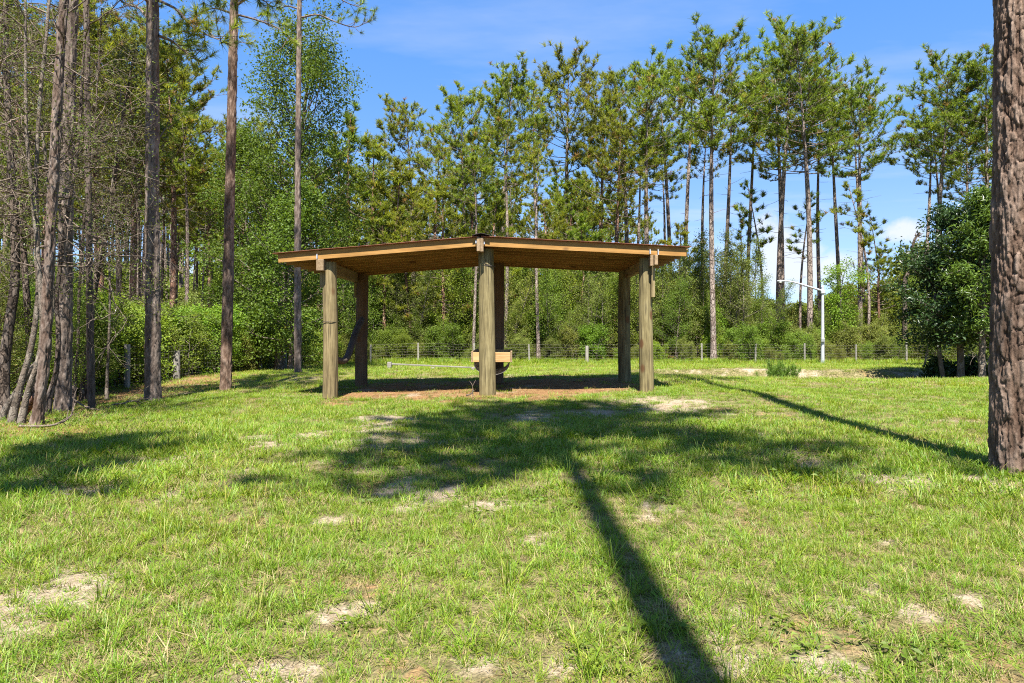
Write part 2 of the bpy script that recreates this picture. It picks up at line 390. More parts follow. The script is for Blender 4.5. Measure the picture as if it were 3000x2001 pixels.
M['twig'] = bark('dead_twigs', ((0.10, 0.078, 0.060), (0.15, 0.12, 0.093), (0.21, 0.175, 0.14)), (0.07, 0.052, 0.04), 30, 0.8, 0.2, 0.004, 0.3)
# bark whose plates are modelled: only colour and fine grain come from the nodes
def plate_bark(name, cols, crack):
    m, n, l, b = new_mat(name)
    tc = n.new('ShaderNodeTexCoord'); mp = n.new('ShaderNodeMapping'); l.new(tc.outputs['Object'], mp.inputs[0]); mp.inputs['Scale'].default_value = (1, 1, 0.45)
    r = ramp(n, [(0, cols[0]), (0.45, cols[1]), (0.9, cols[2]), (1, cols[3])]); l.new(mth(n, l, 'ADD', mth(n, l, 'MULTIPLY', attr(n, 'plate'), .7), mth(n, l, 'MULTIPLY', noise(n, l, mp.outputs[0], 9, 5, .6).outputs[0], .35)), r.inputs[0])
    big = noise(n, l, tc.outputs['Object'], 1.1, 4)
    rb = ramp(n, [(0.33, (0.7, 0.66, 0.64)), (0.68, (1.15, 1.12, 1.1))]); l.new(big.outputs[0], rb.inputs[0])
    c = mixc(n, l, 1.0, r.outputs[0], rb.outputs[0], 'MULTIPLY')
    fine = noise(n, l, mp.outputs[0], 34, 7, 0.7); fine2 = noise(n, l, mp.outputs[0], 120, 4, 0.7)
    rf = ramp(n, [(0.3, (0.5, 0.48, 0.46)), (0.7, (1.45, 1.45, 1.45))]); l.new(fine.outputs[0], rf.inputs[0])
    c = mixc(n, l, 0.75, c, mixc(n, l, 1.0, c, rf.outputs[0], 'MULTIPLY'))
    c = mixc(n, l, attr(n, 'crack'), c, crack)
    l.new(c, b.inputs['Base Color']); b.inputs['Roughness'].default_value = 0.93; b.inputs['Specular IOR Level'].default_value = 0.1
    bump(n, l, b, mth(n, l, 'ADD', fine.outputs[0], mth(n, l, 'MULTIPLY', fine2.outputs[0], 0.4)), 0.8, 0.012)
    return m
M['plate_bark'] = plate_bark('plated_pine_bark', ((0.062, 0.038, 0.026), (0.138, 0.094, 0.068), (0.235, 0.178, 0.140), (0.27, 0.150, 0.070)), (0.022, 0.012, 0.009))
M['plate_bark_red'] = plate_bark('plated_red_pine_bark', ((0.065, 0.043, 0.031), (0.122, 0.090, 0.070), (0.215, 0.178, 0.150), (0.20, 0.11, 0.06)), (0.05, 0.028, 0.02))
M['plate_bark_grey'] = plate_bark('plated_grey_pine_bark', ((0.065, 0.048, 0.037), (0.135, 0.107, 0.087), (0.245, 0.207, 0.175), (0.23, 0.14, 0.08)), (0.045, 0.032, 0.026))
M['plate_bark_dark'] = plate_bark('plated_dark_bark', ((0.07, 0.055, 0.045), (0.10, 0.08, 0.065), (0.14, 0.115, 0.10), (0.16, 0.10, 0.07)), (0.03, 0.022, 0.018))

def wood(name, c1, c2, c3, axis=2, scale=9, knots=0.0, rough=0.75, blotch=0.5, fine=1.0, cracks=0):
    m, n, l, b = new_mat(name)
    tc = n.new('ShaderNodeTexCoord'); mp = n.new('ShaderNodeMapping'); l.new(tc.outputs['Object'], mp.inputs[0])
    oi = n.new('ShaderNodeObjectInfo'); off = n.new('ShaderNodeVectorMath'); off.operation = 'SCALE'; off.inputs[0].default_value = (7.1, 3.3, 5.7); l.new(oi.outputs['Random'], off.inputs['Scale'])
    add = n.new('ShaderNodeVectorMath'); add.operation = 'ADD'; l.new(mp.outputs[0], add.inputs[0]); l.new(off.outputs[0], add.inputs[1])
    s = [1.0, 1.0, 1.0]; s[axis] = 0.06
    mp.inputs['Scale'].default_value = s
    g = noise(n, l, add.outputs[0], scale * 3, 6, 0.65); g2 = noise(n, l, add.outputs[0], scale * 14, 4, 0.6)
    r = ramp(n, [(0.28, c1), (0.5, c2), (0.74, c3)]); l.new(g.outputs[0], r.inputs[0])
    bl = noise(n, l, tc.outputs['Object'], 1.7, 4); rb = ramp(n, [(0.3, (1 - blotch * .5,) * 3), (0.7, (1 + blotch * .35,) * 3)]); l.new(bl.outputs[0], rb.inputs[0])
    c = mixc(n, l, 1.0, r.outputs[0], rb.outputs[0], 'MULTIPLY')
    c = mixc(n, l, 0.5 * fine, c, mixc(n, l, 1.0, c, mixc(n, l, g2.outputs[0], (0.4, 0.4, 0.4), (1.6, 1.6, 1.6)), 'MULTIPLY'))
    if cracks:
        cm = n.new('ShaderNodeMapping'); l.new(tc.outputs['Object'], cm.inputs[0]); cs = [1.0, 1.0, 1.0]; cs[axis] = 0.035; cm.inputs['Scale'].default_value = cs
        cn = noise(n, l, cm.outputs[0], 26, 3, .5); cr = ramp(n, [(0.56, (0, 0, 0)), (0.64, (1, 1, 1))]); l.new(cn.outputs[0], cr.inputs[0])
        c = mixc(n, l, mth(n, l, 'MULTIPLY', cr.outputs[0], cracks), c, (0.035, 0.026, 0.014))
    hv = n.new('ShaderNodeHueSaturation'); l.new(c, hv.inputs['Color']); l.new(mth(n, l, 'ADD', 0.86, mth(n, l, 'MULTIPLY', oi.outputs['Random'], 0.28)), hv.inputs['Value'])
    c = hv.outputs[0]
    if knots:
        km = n.new('ShaderNodeMapping'); l.new(tc.outputs['Object'], km.inputs[0]); ks = [1.0, 1.0, 1.0]; ks[axis] = 0.55; km.inputs['Scale'].default_value = ks
        kv = n.new('ShaderNodeTexVoronoi'); kv.inputs['Scale'].default_value = knots; l.new(km.outputs[0], kv.inputs['Vector'])
        kr = ramp(n, [(0.10, (1, 1, 1)), (0.17, (0, 0, 0))]); l.new(kv.outputs['Distance'], kr.inputs[0])
        c = mixc(n, l, mth(n, l, 'MULTIPLY', kr.outputs[0], 0.85), c, (0.09, 0.04, 0.016))
    l.new(c, b.inputs['Base Color']); b.inputs['Roughness'].default_value = rough; b.inputs['Specular IOR Level'].default_value = 0.2
    bump(n, l, b, mth(n, l, 'ADD', g.outputs[0], mth(n, l, 'MULTIPLY', g2.outputs[0], 0.5)), 0.5, 0.006)
    return m
M['post_wood'] = wood('treated_post', (0.075, 0.054, 0.024), (0.17, 0.13, 0.063), (0.265, 0.212, 0.112), 2, 10, 2.0, 0.85, 0.5, 1.5, .75)
M['post_green'] = wood('greenish_treated_post', (0.070, 0.055, 0.024), (0.155, 0.125, 0.058), (0.245, 0.205, 0.105), 2, 10, 2.3, 0.85, 0.65, 1.5, .75)
M['beam_wood'] = wood('beam_timber', (0.14, 0.09, 0.048), (0.215, 0.15, 0.085), (0.29, 0.21, 0.13), 1, 7, 2.0, 0.8, 0.45)
M['under_wood'] = wood('brown_rafter_timber', (0.17, 0.088, 0.025), (0.25, 0.138, 0.043), (0.33, 0.19, 0.068), 0, 6, 2.6, 0.75, 0.35)
M['post_dark'] = wood('shaded_rear_post', (0.075, 0.045, 0.026), (0.12, 0.075, 0.045), (0.17, 0.115, 0.07), 2, 7, 2.4, 0.85, 0.5)  # rear posts: reddish-brown wood with the roof's shade put into its colour
M['rafter_wood'] = wood('rafter_timber', (0.185, 0.090, 0.024), (0.265, 0.138, 0.038), (0.345, 0.20, 0.066), 0, 6, 2.6, 0.7, 0.3)
M['box_wood'] = wood('trough_boards', (0.29, 0.165, 0.064), (0.37, 0.23, 0.096), (0.44, 0.30, 0.15), 0, 8, 2.5, 0.7, 0.3)
M['old_wood'] = wood('weathered_timber', (0.15, 0.13, 0.10), (0.22, 0.195, 0.16), (0.29, 0.265, 0.225), 2, 10, 0, 0.9, 0.5)
M['fence_wood'] = wood('silvered_fence_post', (0.15, 0.135, 0.11), (0.21, 0.195, 0.16), (0.28, 0.26, 0.22), 2, 10, 0, 0.9, 0.4)
M['pale_wood'] = wood('bleached_timber', (0.13, 0.12, 0.10), (0.19, 0.175, 0.15), (0.25, 0.235, 0.205), 0, 8, 0, 0.85, 0.3)
M['log_wood'] = wood('dark_log', (0.045, 0.036, 0.030), (0.085, 0.068, 0.055), (0.15, 0.12, 0.095), 2, 7, 0, 0.85, 0.7)
M['cut_wood'] = wood('cut_log_end', (0.35, 0.25, 0.14), (0.45, 0.34, 0.20), (0.55, 0.43, 0.27), 1, 9, 0, 0.8, 0.3)
def metal(name, col, rough, met, var=0.3, scale=3):
    m, n, l, b = new_mat(name)
    tc = n.new('ShaderNodeTexCoord'); nz = noise(n, l, tc.outputs['Object'], scale, 6, 0.6)
    r = ramp(n, [(0.3, tuple(c * (1 - var) for c in col)), (0.7, tuple(min(1, c * (1 + var)) for c in col))]); l.new(nz.outputs[0], r.inputs[0])
    l.new(r.outputs[0], b.inputs['Base Color']); b.inputs['Roughness'].default_value = rough; b.inputs['Metallic'].default_value = met
    return m
M['roof_metal'] = metal('red_brown_roofing', (0.34, 0.13, 0.085), 0.5, 0.0, 0.25)
M['ridge_metal'] = metal('dark_ridge_flashing', (0.030, 0.022, 0.018), 0.6, 0.0)
M['galv'] = metal('galvanised_steel', (0.55, 0.56, 0.57), 0.42, 0.8, 0.2, 12)
M['lamp_paint'] = metal('pale_grey_lamp_paint', (0.36, 0.37, 0.385), 0.45, 0.15, 0.06, 4)
M['wire'] = metal('dull_wire', (0.20, 0.18, 0.15), 0.7, 0.3, 0.3, 8)
M['dark_wire'] = metal('rusty_wire', (0.055, 0.045, 0.038), 0.7, 0.3, 0.3, 8)
M['lens'] = metal('lamp_lens', (0.7, 0.7, 0.66), 0.25, 0.0, 0.05)

# ground
def ground_mat():
    m, n, l, b = new_mat('lawn_soil')
    g = n.new('ShaderNodeNewGeometry'); P = g.outputs['Position']
    nz = noise(n, l, P, 2.2, 6, 0.6); n2 = noise(n, l, P, 14, 6, 0.65); n3 = noise(n, l, P, 80, 4, 0.7)
    th = ramp(n, [(0.28, (0.050, 0.050, 0.018)), (0.5, (0.125, 0.108, 0.046)), (0.72, (0.225, 0.178, 0.090))]); l.new(n2.outputs[0], th.inputs[0])
    sd = ramp(n, [(0.25, (0.15, 0.112, 0.070)), (0.5, (0.235, 0.185, 0.125)), (0.75, (0.33, 0.275, 0.205))]); l.new(n2.outputs[0], sd.inputs[0])
    st = ramp(n, [(0.28, (0.085, 0.045, 0.022)), (0.5, (0.17, 0.095, 0.042)), (0.72, (0.26, 0.155, 0.072))]); l.new(n2.outputs[0], st.inputs[0])
    def edge(a, lo, hi):
        x = mth(n, l, 'ADD', a, mth(n, l, 'MULTIPLY', mth(n, l, 'SUBTRACT', n2.outputs[0], 0.5), 0.9))
        r = ramp(n, [(lo, (0, 0, 0)), (hi, (1, 1, 1))]); l.new(x, r.inputs[0]); return r.outputs[0]
    c = mixc(n, l, edge(attr(n, 'straw'), 0.35, 0.6), th.outputs[0], st.outputs[0])
    c = mixc(n, l, edge(attr(n, 'sand'), 0.18, 0.80), c, sd.outputs[0])
    gr = ramp(n, [(0.32, (0.5, 0.5, 0.5)), (0.68, (1.4, 1.4, 1.4))]); l.new(n3.outputs[0], gr.inputs[0])
    c = mixc(n, l, 1.0, c, gr.outputs[0], 'MULTIPLY')
    l.new(c, b.inputs['Base Color']); b.inputs['Roughness'].default_value = 0.95; b.inputs['Specular IOR Level'].default_value = 0.1
    bump(n, l, b, mth(n, l, 'ADD', n2.outputs[0], mth(n, l, 'MULTIPLY', n3.outputs[0], 0.35)), 0.9, 0.035)
    return m
M['ground'] = ground_mat()

# ------------------------------------------------------------------ ground sheet
def axis_lines(lo, hi, step0, growth, far):
    a = [0.0]; s = step0
    while a[-1] < hi: a.append(a[-1] + max(step0, a[-1] * growth))
    while a[-1] < far: a.append(a[-1] * 1.5 + 5)
    b = [0.0]
    while b[-1] < -lo: b.append(b[-1] + max(step0, b[-1] * growth))
    while b[-1] < far: b.append(b[-1] * 1.5 + 5)
    return np.array([-v for v in b[:0:-1]] + a)
gxs = axis_lines(-50, 50, 0.10, 0.025, 1500)
ya = [-12.0]
while ya[-1] < 60: ya.append(ya[-1] + (0.10 if ya[-1] < 12 else 0.16 if ya[-1] < 30 else 0.5))
while ya[-1] < 1500: ya.append(ya[-1] * 1.25)
gys = np.array([-1500, -400, -120, -40] + ya)
GX, GY = np.meshgrid(gxs, gys)
GZ = terrain(GX, GY)
V = np.stack([GX, GY, GZ], -1).reshape(-1, 3)
nx_, ny_ = len(gxs), len(gys)
ii = (np.arange(ny_ - 1)[:, None] * nx_ + np.arange(nx_ - 1)[None]).ravel()
mb = MB(); mb.add(V, np.stack([ii, ii + 1, ii + nx_ + 1, ii + nx_], -1))
me = mb.mesh('ground', M['ground'])
for nm, fn in (('sand', sand_mask), ('straw', straw_mask)):
    a = me.attributes.new(nm, 'FLOAT', 'POINT'); a.data.foreach_set('value', fn(GX, GY).ravel().astype(np.float32))
ground = link('ground', me); ground['kind'] = 'structure'

# ------------------------------------------------------------------ plant generators
def frames(D, rng):
    D = unit(D); ref = rng.normal(size=D.shape); A = unit(np.cross(D, ref)); return A, np.cross(D, A), D
def tuft_template(K, l, w, spread, seed, stem=0.16):
    r = np.random.RandomState(seed); vs = []
    for k in range(K):
        s = stem * r.rand() ; az = r.rand() * 2 * math.pi; tilt = R(r.uniform(12, spread))
        d = np.array([math.sin(tilt) * math.cos(az), math.sin(tilt) * math.sin(az), math.cos(tilt)])
        side = unit(np.cross(d, r.normal(size=3))); b = np.array([0, 0, s - stem]); L = l * r.uniform(0.7, 1.1)
        vs += [b - side * w / 2, b + side * w / 2, b + d * L]
    return np.array(vs)
TUFT_FAR = [tuft_template(22, 0.30, 0.034, 66, k, 0.24) for k in range(5)]
TUFT_NEAR = [tuft_template(46, 0.26, 0.014, 85, 10 + k) for k in range(3)]
def add_tufts(mb, P, D, S, rng, temps=TUFT_FAR, base=None):
    P, D, S = np.asarray(P), np.asarray(D), np.asarray(S)
    if not len(P): return
    A, B, C = frames(D, rng)
    which = rng.randint(len(temps), size=len(P))
    for w, T in enumerate(temps):
        s = which == w
        if not s.any(): continue
        X = P[s][:, None] + S[s][:, None, None] * (A[s][:, None] * T[None, :, :1] + B[s][:, None] * T[None, :, 1:2] + C[s][:, None] * T[None, :, 2:])
        n = X.shape[0] * X.shape[1]
        rnd = np.clip(np.repeat(rng.rand(s.sum()) * 0.75, len(T) // 3) + rng.rand(n // 3) * 0.25, 0, 1)
        old = np.repeat(rng.rand(s.sum()) < 0.035, len(T) // 3); rnd[old] = 0.97
        mb.add(X.reshape(-1, 3), np.arange(n).reshape(-1, 3), rnd)

def bend(p, d, L, n, up, rng, jit=0.06):
    """a limb that starts along d and curls towards the sky by up"""
    pts = [np.array(p, float)]; d = unit(d)
    for k in range(n):
        d = unit(d + np.array([0, 0, up / n]) + rng.normal(size=3) * jit); pts.append(pts[-1] + d * L / n)
    return np.array(pts), d

def pine_crown(limbs, crown, tp, tr, rng, H, cb, Rad, nb, ts=1.0, temps=TUFT_FAR, stubs=6, round_top=0.45, dens=1.0, k=4):
    """limbs and needle tufts on a trunk given as points tp (z rising) with radii tr"""
    P, D, S = [], [], []
    zs = tp[:, 2]
    up_ = zs > H * cb * .5
    if up_.sum() > 1: limbs.tube(tp[up_], np.minimum(tr[up_] * .5, .02), 4, .5, cap=False)      # the heartwood the limbs grow from
    for i in range(nb):
        t = (i + rng.rand()) / nb; t = t ** 0.9
        z = H * (cb + (0.985 - cb) * t)
        o = np.array([np.interp(z, zs, tp[:, 0]), np.interp(z, zs, tp[:, 1]), z]); r0 = np.interp(z, zs, tr)
        prof = (0.55 + 0.45 * sstep(0, 0.3, t)) * (1 - (1 - round_top) * sstep(0.55, 1.0, t)) 
        L = Rad * float(prof) * rng.uniform(0.55, 1.12)
        az = i * 2.399 + rng.normal() * 0.5; el = R(-4 + 50 * t ** 1.3 + rng.normal() * 11)
        d = np.array([math.cos(az) * math.cos(el), math.sin(az) * math.cos(el), math.sin(el)])
        pts, de = bend(o, d, L, 5, 0.6, rng, .09)
        limbs.tube(pts, np.linspace(max(min(r0 * 0.42, 0.02 + L * 0.017), 0.014), 0.009, len(pts)), k, rng.rand(), cap=False)
        P.append(pts[-1]); D.append(de + [0, 0, 0.9]); S.append(ts * rng.uniform(0.9, 1.3))
        ns = max(2, int((L * 3.4 + 2) * dens * rng.choice([.25, .8, 1.0, 1.25], p=[.12, .28, .35, .25])))
        for j in range(ns):
            q = rng.uniform(0.30, 1.0) if t < .8 else rng.uniform(0.1, 1)
            m = q * (len(pts) - 1); a = int(min(m, len(pts) - 2)); b0 = pts[a] + (pts[a + 1] - pts[a]) * (m - a)
            axis = unit(pts[a + 1] - pts[a]); sidev = unit(np.cross(axis, [0, 0, 1.0])) * (1 if j % 2 else -1)
            dd = axis * rng.uniform(0.3, 0.9) + sidev * rng.uniform(0.3, 1.0) + np.array([0, 0, rng.uniform(-0.15, 0.6)])
            l2 = min(L, 2.6) * rng.uniform(0.16, 0.42) * (1.15 - 0.5 * q)
            sp, sd = bend(b0, dd, l2, 3, 0.9, rng)
            limbs.tube(sp, np.linspace(0.011, 0.005, len(sp)), 3, rng.rand(), cap=False)
            P.append(sp[-1]); D.append(sd + [0, 0, 1.0]); S.append(ts * rng.uniform(0.8, 1.25))
            if rng.rand() < 0.75: P.append(sp[2] + rng.normal(size=3) * 0.05); D.append(sd + rng.normal(size=3) * 0.5 + [0, 0, 0.7]); S.append(ts * rng.uniform(0.65, 1.0))
            if rng.rand() < 0.35: P.append(sp[1] + rng.normal(size=3) * 0.06); D.append(sd + rng.normal(size=3) * 0.6 + [0, 0, 0.35]); S.append(ts * rng.uniform(0.6, 0.9))
    for i in range(stubs):      # bare dead limbs below the crown
        z = H * rng.uniform(cb * 0.55, cb * 1.02); o = np.array([np.interp(z, zs, tp[:, 0]), np.interp(z, zs, tp[:, 1]), z])
        az = rng.rand() * 6.28; pts, _ = bend(o, [math.cos(az), math.sin(az), rng.uniform(-0.3, 0.25)], Rad * rng.uniform(0.15, 0.5), 4, rng.uniform(-0.4, 0.4), rng, 0.14)
        limbs.tube(pts, np.linspace(0.017, 0.006, len(pts)), 3, rng.rand(), cap=False)
    add_tufts(crown, np.array(P), np.array(D), np.array(S), rng, temps)

def trunk_line(H, r0, rng, sway=0.25, n=14, flare=1.35, tip=0.06):
    t = np.linspace(0, 1, n); a = rng.rand(2) * 6.28
    x = sway * (np.sin(t * 3.0 + a[0]) - math.sin(a[0])) * t ** 0.5; y = sway * (np.sin(t * 2.5 + a[1]) - math.sin(a[1])) * t ** 0.5
    z = -0.25 + (H + 0.25) * t
    r = r0 * (1 - t * 0.55 - 0.45 * sstep(0.5, 1, t)) + 0.015
    r = r * (1 + (flare - 1) * np.exp(-t * H / 0.35))
    return np.stack([x, y, z], 1), np.maximum(r, 0.02)

class Proto:
    def __init__(s, parts, H, Rad): s.parts = parts; s.H = H; s.R = Rad
def make_pine(seed, H, cb, Rad, nb, r0, leaf='needle', bk='pine_bark', ts=1.0, **kw):
    rng = np.random.RandomState(seed)
    tp, tr = trunk_line(H, r0, rng, kw.pop('sway', 0.3))
    T, L, C = MB(), MB(), MB()
    T.tube(catmull(tp, 30), np.interp(np.linspace(0, 1, 30), np.linspace(0, 1, len(tr)), tr), 9)
    pine_crown(L, C, tp, tr, rng, H, cb, Rad, nb, ts, **kw)
    return Proto([('trunk', T.mesh('pine_trunk', M[bk])), ('limbs', L.mesh('pine_limbs', M['limb_bark'])), ('crown', C.mesh('pine_crown', M[leaf]))], H, Rad)

def leaf_cloud(mb, C, rad, per, size, rng, up=0.35, aspect=0.62, flat=0.75, long=1.0):
    C = np.asarray(C)
    if not len(C): return
    N = len(C) * per
    o = rng.normal(size=(N, 3)) * 0.5; ln = np.linalg.norm(o, axis=1, keepdims=True); o = o / np.maximum(ln, 1e-6) * np.minimum(ln, 1.15)
    P = np.repeat(C, per, 0) + o * np.array([1, 1, flat]) * (np.repeat(rad, per)[:, None] if np.ndim(rad) else rad)
    nrm = unit(rng.normal(size=(N, 3)) + np.array([0, 0, up * 2]) + 0.5 * o)
    ax = unit(np.cross(nrm, rng.normal(size=(N, 3)))); sd = np.cross(nrm, ax)
    s = size * rng.uniform(0.65, 1.25, size=(N, 1))
    l = ax * s * 0.5 * long; w = sd * s * 0.5 * aspect; f = nrm * s * 0.10; dr = -nrm * s * 0.08
    V = np.stack([P - l, P + w + f, P + l + dr, P - w + f], 1).reshape(-1, 3)
    i = np.arange(N)[:, None] * 4
    r = np.repeat(np.clip(np.repeat(rng.rand(len(C)), per) * 0.55 + rng.rand(N) * 0.45, 0, 1), 2)
    T = np.concatenate([i + [0, 1, 2], i + [0, 2, 3]], 1).reshape(-1, 3)
    mb.add(V, T, r)

def broad(T, C, rng, base, H, Rad, r0, cb, nl, per, size, cr, prof, lean=(0, 0), elev=(10, 55), nsub=5, up=0.5, k=5, sway=0.2, kw=None):
    """one leafy stem: trunk, limbs, twigs into T; leaves into C"""
    n = 10; t = np.linspace(0, 1, n)
    tp = np.stack([base[0] + lean[0] * t + sway * np.cumsum(rng.normal(size=n)) * 0.25 * t, base[1] + lean[1] * t + sway * np.cumsum(rng.normal(size=n)) * 0.25 * t, base[2] - 0.2 + (H * 0.96 + 0.2) * t], 1)
    tr = r0 * (1 - 0.85 * t) + 0.008; tr[0] *= 1.3
    T.tube(catmull(tp, 20), np.interp(np.linspace(0, 1, 20), t, tr), max(k, 6), rng.rand())
    cl = [tp[-1]]
    for i in range(nl):
        s = cb + (0.98 - cb) * (i + rng.rand()) / nl; o = np.array([np.interp(s, t, tp[:, c]) for c in range(3)])
        u = (s - cb) / (1 - cb); L = Rad * float(prof(u)) * rng.uniform(0.6, 1.12)
        az = i * 2.399 + rng.normal() * 0.4; el = R(elev[0] + (elev[1] - elev[0]) * u + rng.normal() * 9)
        pts, de = bend(o, [math.cos(az) * math.cos(el), math.sin(az) * math.cos(el), math.sin(el)], L, 5, up, rng, 0.10)
        T.tube(pts, np.linspace(max(0.012, min(np.interp(s, t, tr) * 0.5, 0.02 * L + 0.012)), 0.006, len(pts)), k if L > 1 else 3, rng.rand(), cap=False)
        cl += [pts[-1], pts[-2]]
        for j in range(nsub):
            m = rng.uniform(0.3, 0.98) * 5; a = int(m); b0 = pts[a] + (pts[min(a + 1, 5)] - pts[a]) * (m - a)
            dd = unit(pts[min(a + 1, 5)] - pts[max(a - 1, 0)]) + rng.normal(size=3) * 0.8
            sp, _ = bend(b0, dd, L * rng.uniform(0.2, 0.42), 3, 0.4, rng, 0.12)
            T.tube(sp, np.linspace(0.009, 0.004, len(sp)), 3, rng.rand(), cap=False)
            cl += [sp[-1]] + ([sp[1]] if rng.rand() < .5 else [])
    cl = np.array(cl)
    leaf_cloud(C, cl, cr * rng.uniform(0.7, 1.25, len(cl)), per, size, rng, **(kw or {}))
    return tp, tr

def proto_broad(seed, stems, leaf, bk, H, Rad, **kw):
    rng = np.random.RandomState(seed); T, C = MB(), MB()
    for (x, y, h, lx, ly, r0) in stems: broad(T, C, rng, (x, y, 0), h, kw.get('srad', Rad), r0, kw['cb'], kw['nl'], kw['per'], kw['size'], kw['cr'], kw['prof'], (lx, ly), kw.get('elev', (10, 55)), kw.get('nsub', 5), kw.get('up', 0.5), 4, kw.get('sway', 0.2), kw.get('lk'))
    return Proto([('stems' if len(stems) > 1 else 'trunk', T.mesh('stems', M[bk])), ('foliage' if len(stems) > 1 else 'crown', C.mesh('leaves', M[leaf]))], H, Rad)

dome = lambda u: (0.55 + 0.45 * sstep(0, 0.3, u)) * (1 - 0.65 * sstep(0.45, 1.0, u))
egg = lambda u: (0.75 + 0.25 * sstep(0, 0.2, u)) * (1 - 0.78 * sstep(0.3, 1.0, u))
bushy = lambda u: (0.9 + 0.1 * sstep(0, 0.2, u)) * (1 - 0.6 * sstep(0.5, 1.0, u))

PINES = {
    'A': make_pine(101, 20, 0.66, 3.1, 48, 0.125, dens=.95, round_top=.72),
    'B': make_pine(102, 20, 0.62, 3.2, 48, 0.13, 'needle_olive', dens=.9, round_top=.66),
    'C': make_pine(103, 20, 0.72, 2.4, 34, 0.105, 'needle', dens=.95, round_top=.72),
    'D': make_pine(104, 20, 0.58, 3.2, 58, 0.13, 'needle', round_top=0.66, dens=.95),
    'E': make_pine(105, 20, 0.70, 2.8, 22, 0.115, 'needle_olive', stubs=12, dens=0.8),
    'G': make_pine(108, 20, 0.66, 3.3, 48, 0.125, 'needle', round_top=0.75, dens=.95),
    'H': make_pine(109, 20, 0.48, 3.2, 52, 0.14, 'needle_olive', round_top=0.4, bk='pine_bark_red', dens=.9),
    'Y': make_pine(106, 12, 0.30, 2.4, 44, 0.10, 'needle', 'pine_bark_red', round_top=0.25, dens=.85),
    'Z': make_pine(107, 12, 0.25, 2.3, 44, 0.09, 'needle_olive', 'pine_bark_red', round_top=0.3, dens=.85),
    'S': make_pine(110, 12, 0.58, 1.3, 18, 0.06, 'needle', stubs=12, dens=0.7, sway=0.5),
}
def ring(rng, n, rad, H, lean, r0):
    return [(rad * rng.normal() * .5, rad * rng.normal() * .5, H * rng.uniform(.7, 1.05), lean * rng.normal(), lean * rng.normal(), r0 * rng.uniform(.7, 1.2)) for _ in range(n)]
_r = np.random.RandomState(77)
BUSH = {
    'bright': proto_broad(201, ring(_r, 6, 1.0, 3.0, 0.5, 0.022), 'bright_leaf', 'grey_bark', 3.0, 1.4, srad=0.95, cb=0.06, nl=11, per=26, size=0.115, cr=0.36, prof=bushy, nsub=2),
    'bright_b': proto_broad(202, ring(_r, 7, 1.2, 2.6, 0.5, 0.02), 'mid_leaf', 'grey_bark', 2.8, 1.5, srad=1.0, cb=0.04, nl=10, per=28, size=0.095, cr=0.36, prof=bushy, nsub=2),
    'olive': proto_broad(203, ring(_r, 8, 1.0, 2.8, 0.45, 0.016), 'olive_leaf', 'grey_bark', 2.9, 1.3, srad=0.8, cb=0.05, nl=15, per=17, size=0.075, cr=0.28, prof=bushy, nsub=4),
    'olive_b': proto_broad(204, ring(_r, 6, 1.2, 2.4, 0.6, 0.018), 'olive_leaf', 'twig', 2.6, 1.4, srad=0.9, cb=0.08, nl=13, per=15, size=0.085, cr=0.30, prof=bushy, nsub=4),
}
SMALL = {
    'airy': proto_broad(211, ring(_r, 4, 1.0, 7.6, 0.9, 0.045), 'olive_leaf', 'grey_bark', 8.0, 2.2, srad=1.5, cb=0.16, nl=22, per=13, size=0.085, cr=0.38, prof=egg, nsub=5),
    'airy_b': proto_broad(212, ring(_r, 3, 1.0, 7.4, 1.0, 0.05), 'mid_leaf', 'grey_bark', 8.0, 2.2, srad=1.6, cb=0.18, nl=20, per=22, size=0.09, cr=0.5, prof=egg, nsub=4),
    'round': proto_broad(213, [(0, 0, 7.8, .4, .2, .10), (.25, .1, 6.5, -1.0, .3, .07)], 'mid_leaf', 'grey_bark', 8.0, 2.5, srad=2.1, cb=0.14, nl=26, per=30, size=0.095, cr=0.58, prof=dome, nsub=4),
    'gum': proto_broad(214, [(0, 0, 9.7, .3, .2, .12)], 'gum_leaf', 'grey_bark', 10.0, 2.4, cb=0.14, nl=48, per=16, size=0.13, cr=0.45, prof=egg, nsub=6),
}

# things by position, with labels that count off from a landmark
LAND = [(88, 'the reddish leaning trunk'), (211, 'the slim dark trunk'), (350, 'the thick pine trunk'), (520, 'the straight pine trunk'), (640, 'the tallest gum tree'),
        (757, "the shelter's left front post"), (1117, "the shelter's middle front post"), (1485, "the shelter's right front post"), (1888, 'the street lamp'), (2180, 'the dark glossy tree'), (2330, 'the big pine trunk')]
ORD = ['first', 'second', 'third', 'fourth', 'fifth', 'sixth', 'seventh', 'eighth', 'ninth', 'tenth', 'eleventh', 'twelfth', 'thirteenth', 'fourteenth', 'fifteenth', 'sixteenth', 'seventeenth', 'eighteenth', 'nineteenth', 'twentieth']
PENDING = []
def place(name, proto, px, Y, H, look, cat, group, w=None, rng=random, rz=None):
    """a copy of a prototype standing at column px and distance Y, H tall"""
    x = wx(px, Y); s = H * (.945 if name == 'pine_tree' else 1) / proto.H; k = 1.0 if w is None else min(max(w / 2 / (proto.R * s) * .94, 0.72), 1.35)
    o = thing(name, None, cat, (x, Y, gz(x, Y)), rng.uniform(0, 6.28) if rz is None else rz, (s * k, s * k, s), group)
    for nm, me in proto.parts: link(nm, me, o)
    PENDING.append((look, px, o))
    return o
def settle_labels():
    by = {}
    for look, px, o in PENDING:
        i = min(range(len(LAND)), key=lambda j: abs(LAND[j][0] - px))
        by.setdefault((look, i, px >= LAND[i][0]), []).append((abs(px - LAND[i][0]), o))
    for (look, i, rt), l in by.items():
        l.sort(key=lambda e: e[0])
        for k, (_, o) in enumerate(l):
            o['label'] = f"{look}, {ORD[min(k, 19)] + ' ' if len(l) > 1 else ''}{'right' if rt else 'left'} of {LAND[i][1]}"

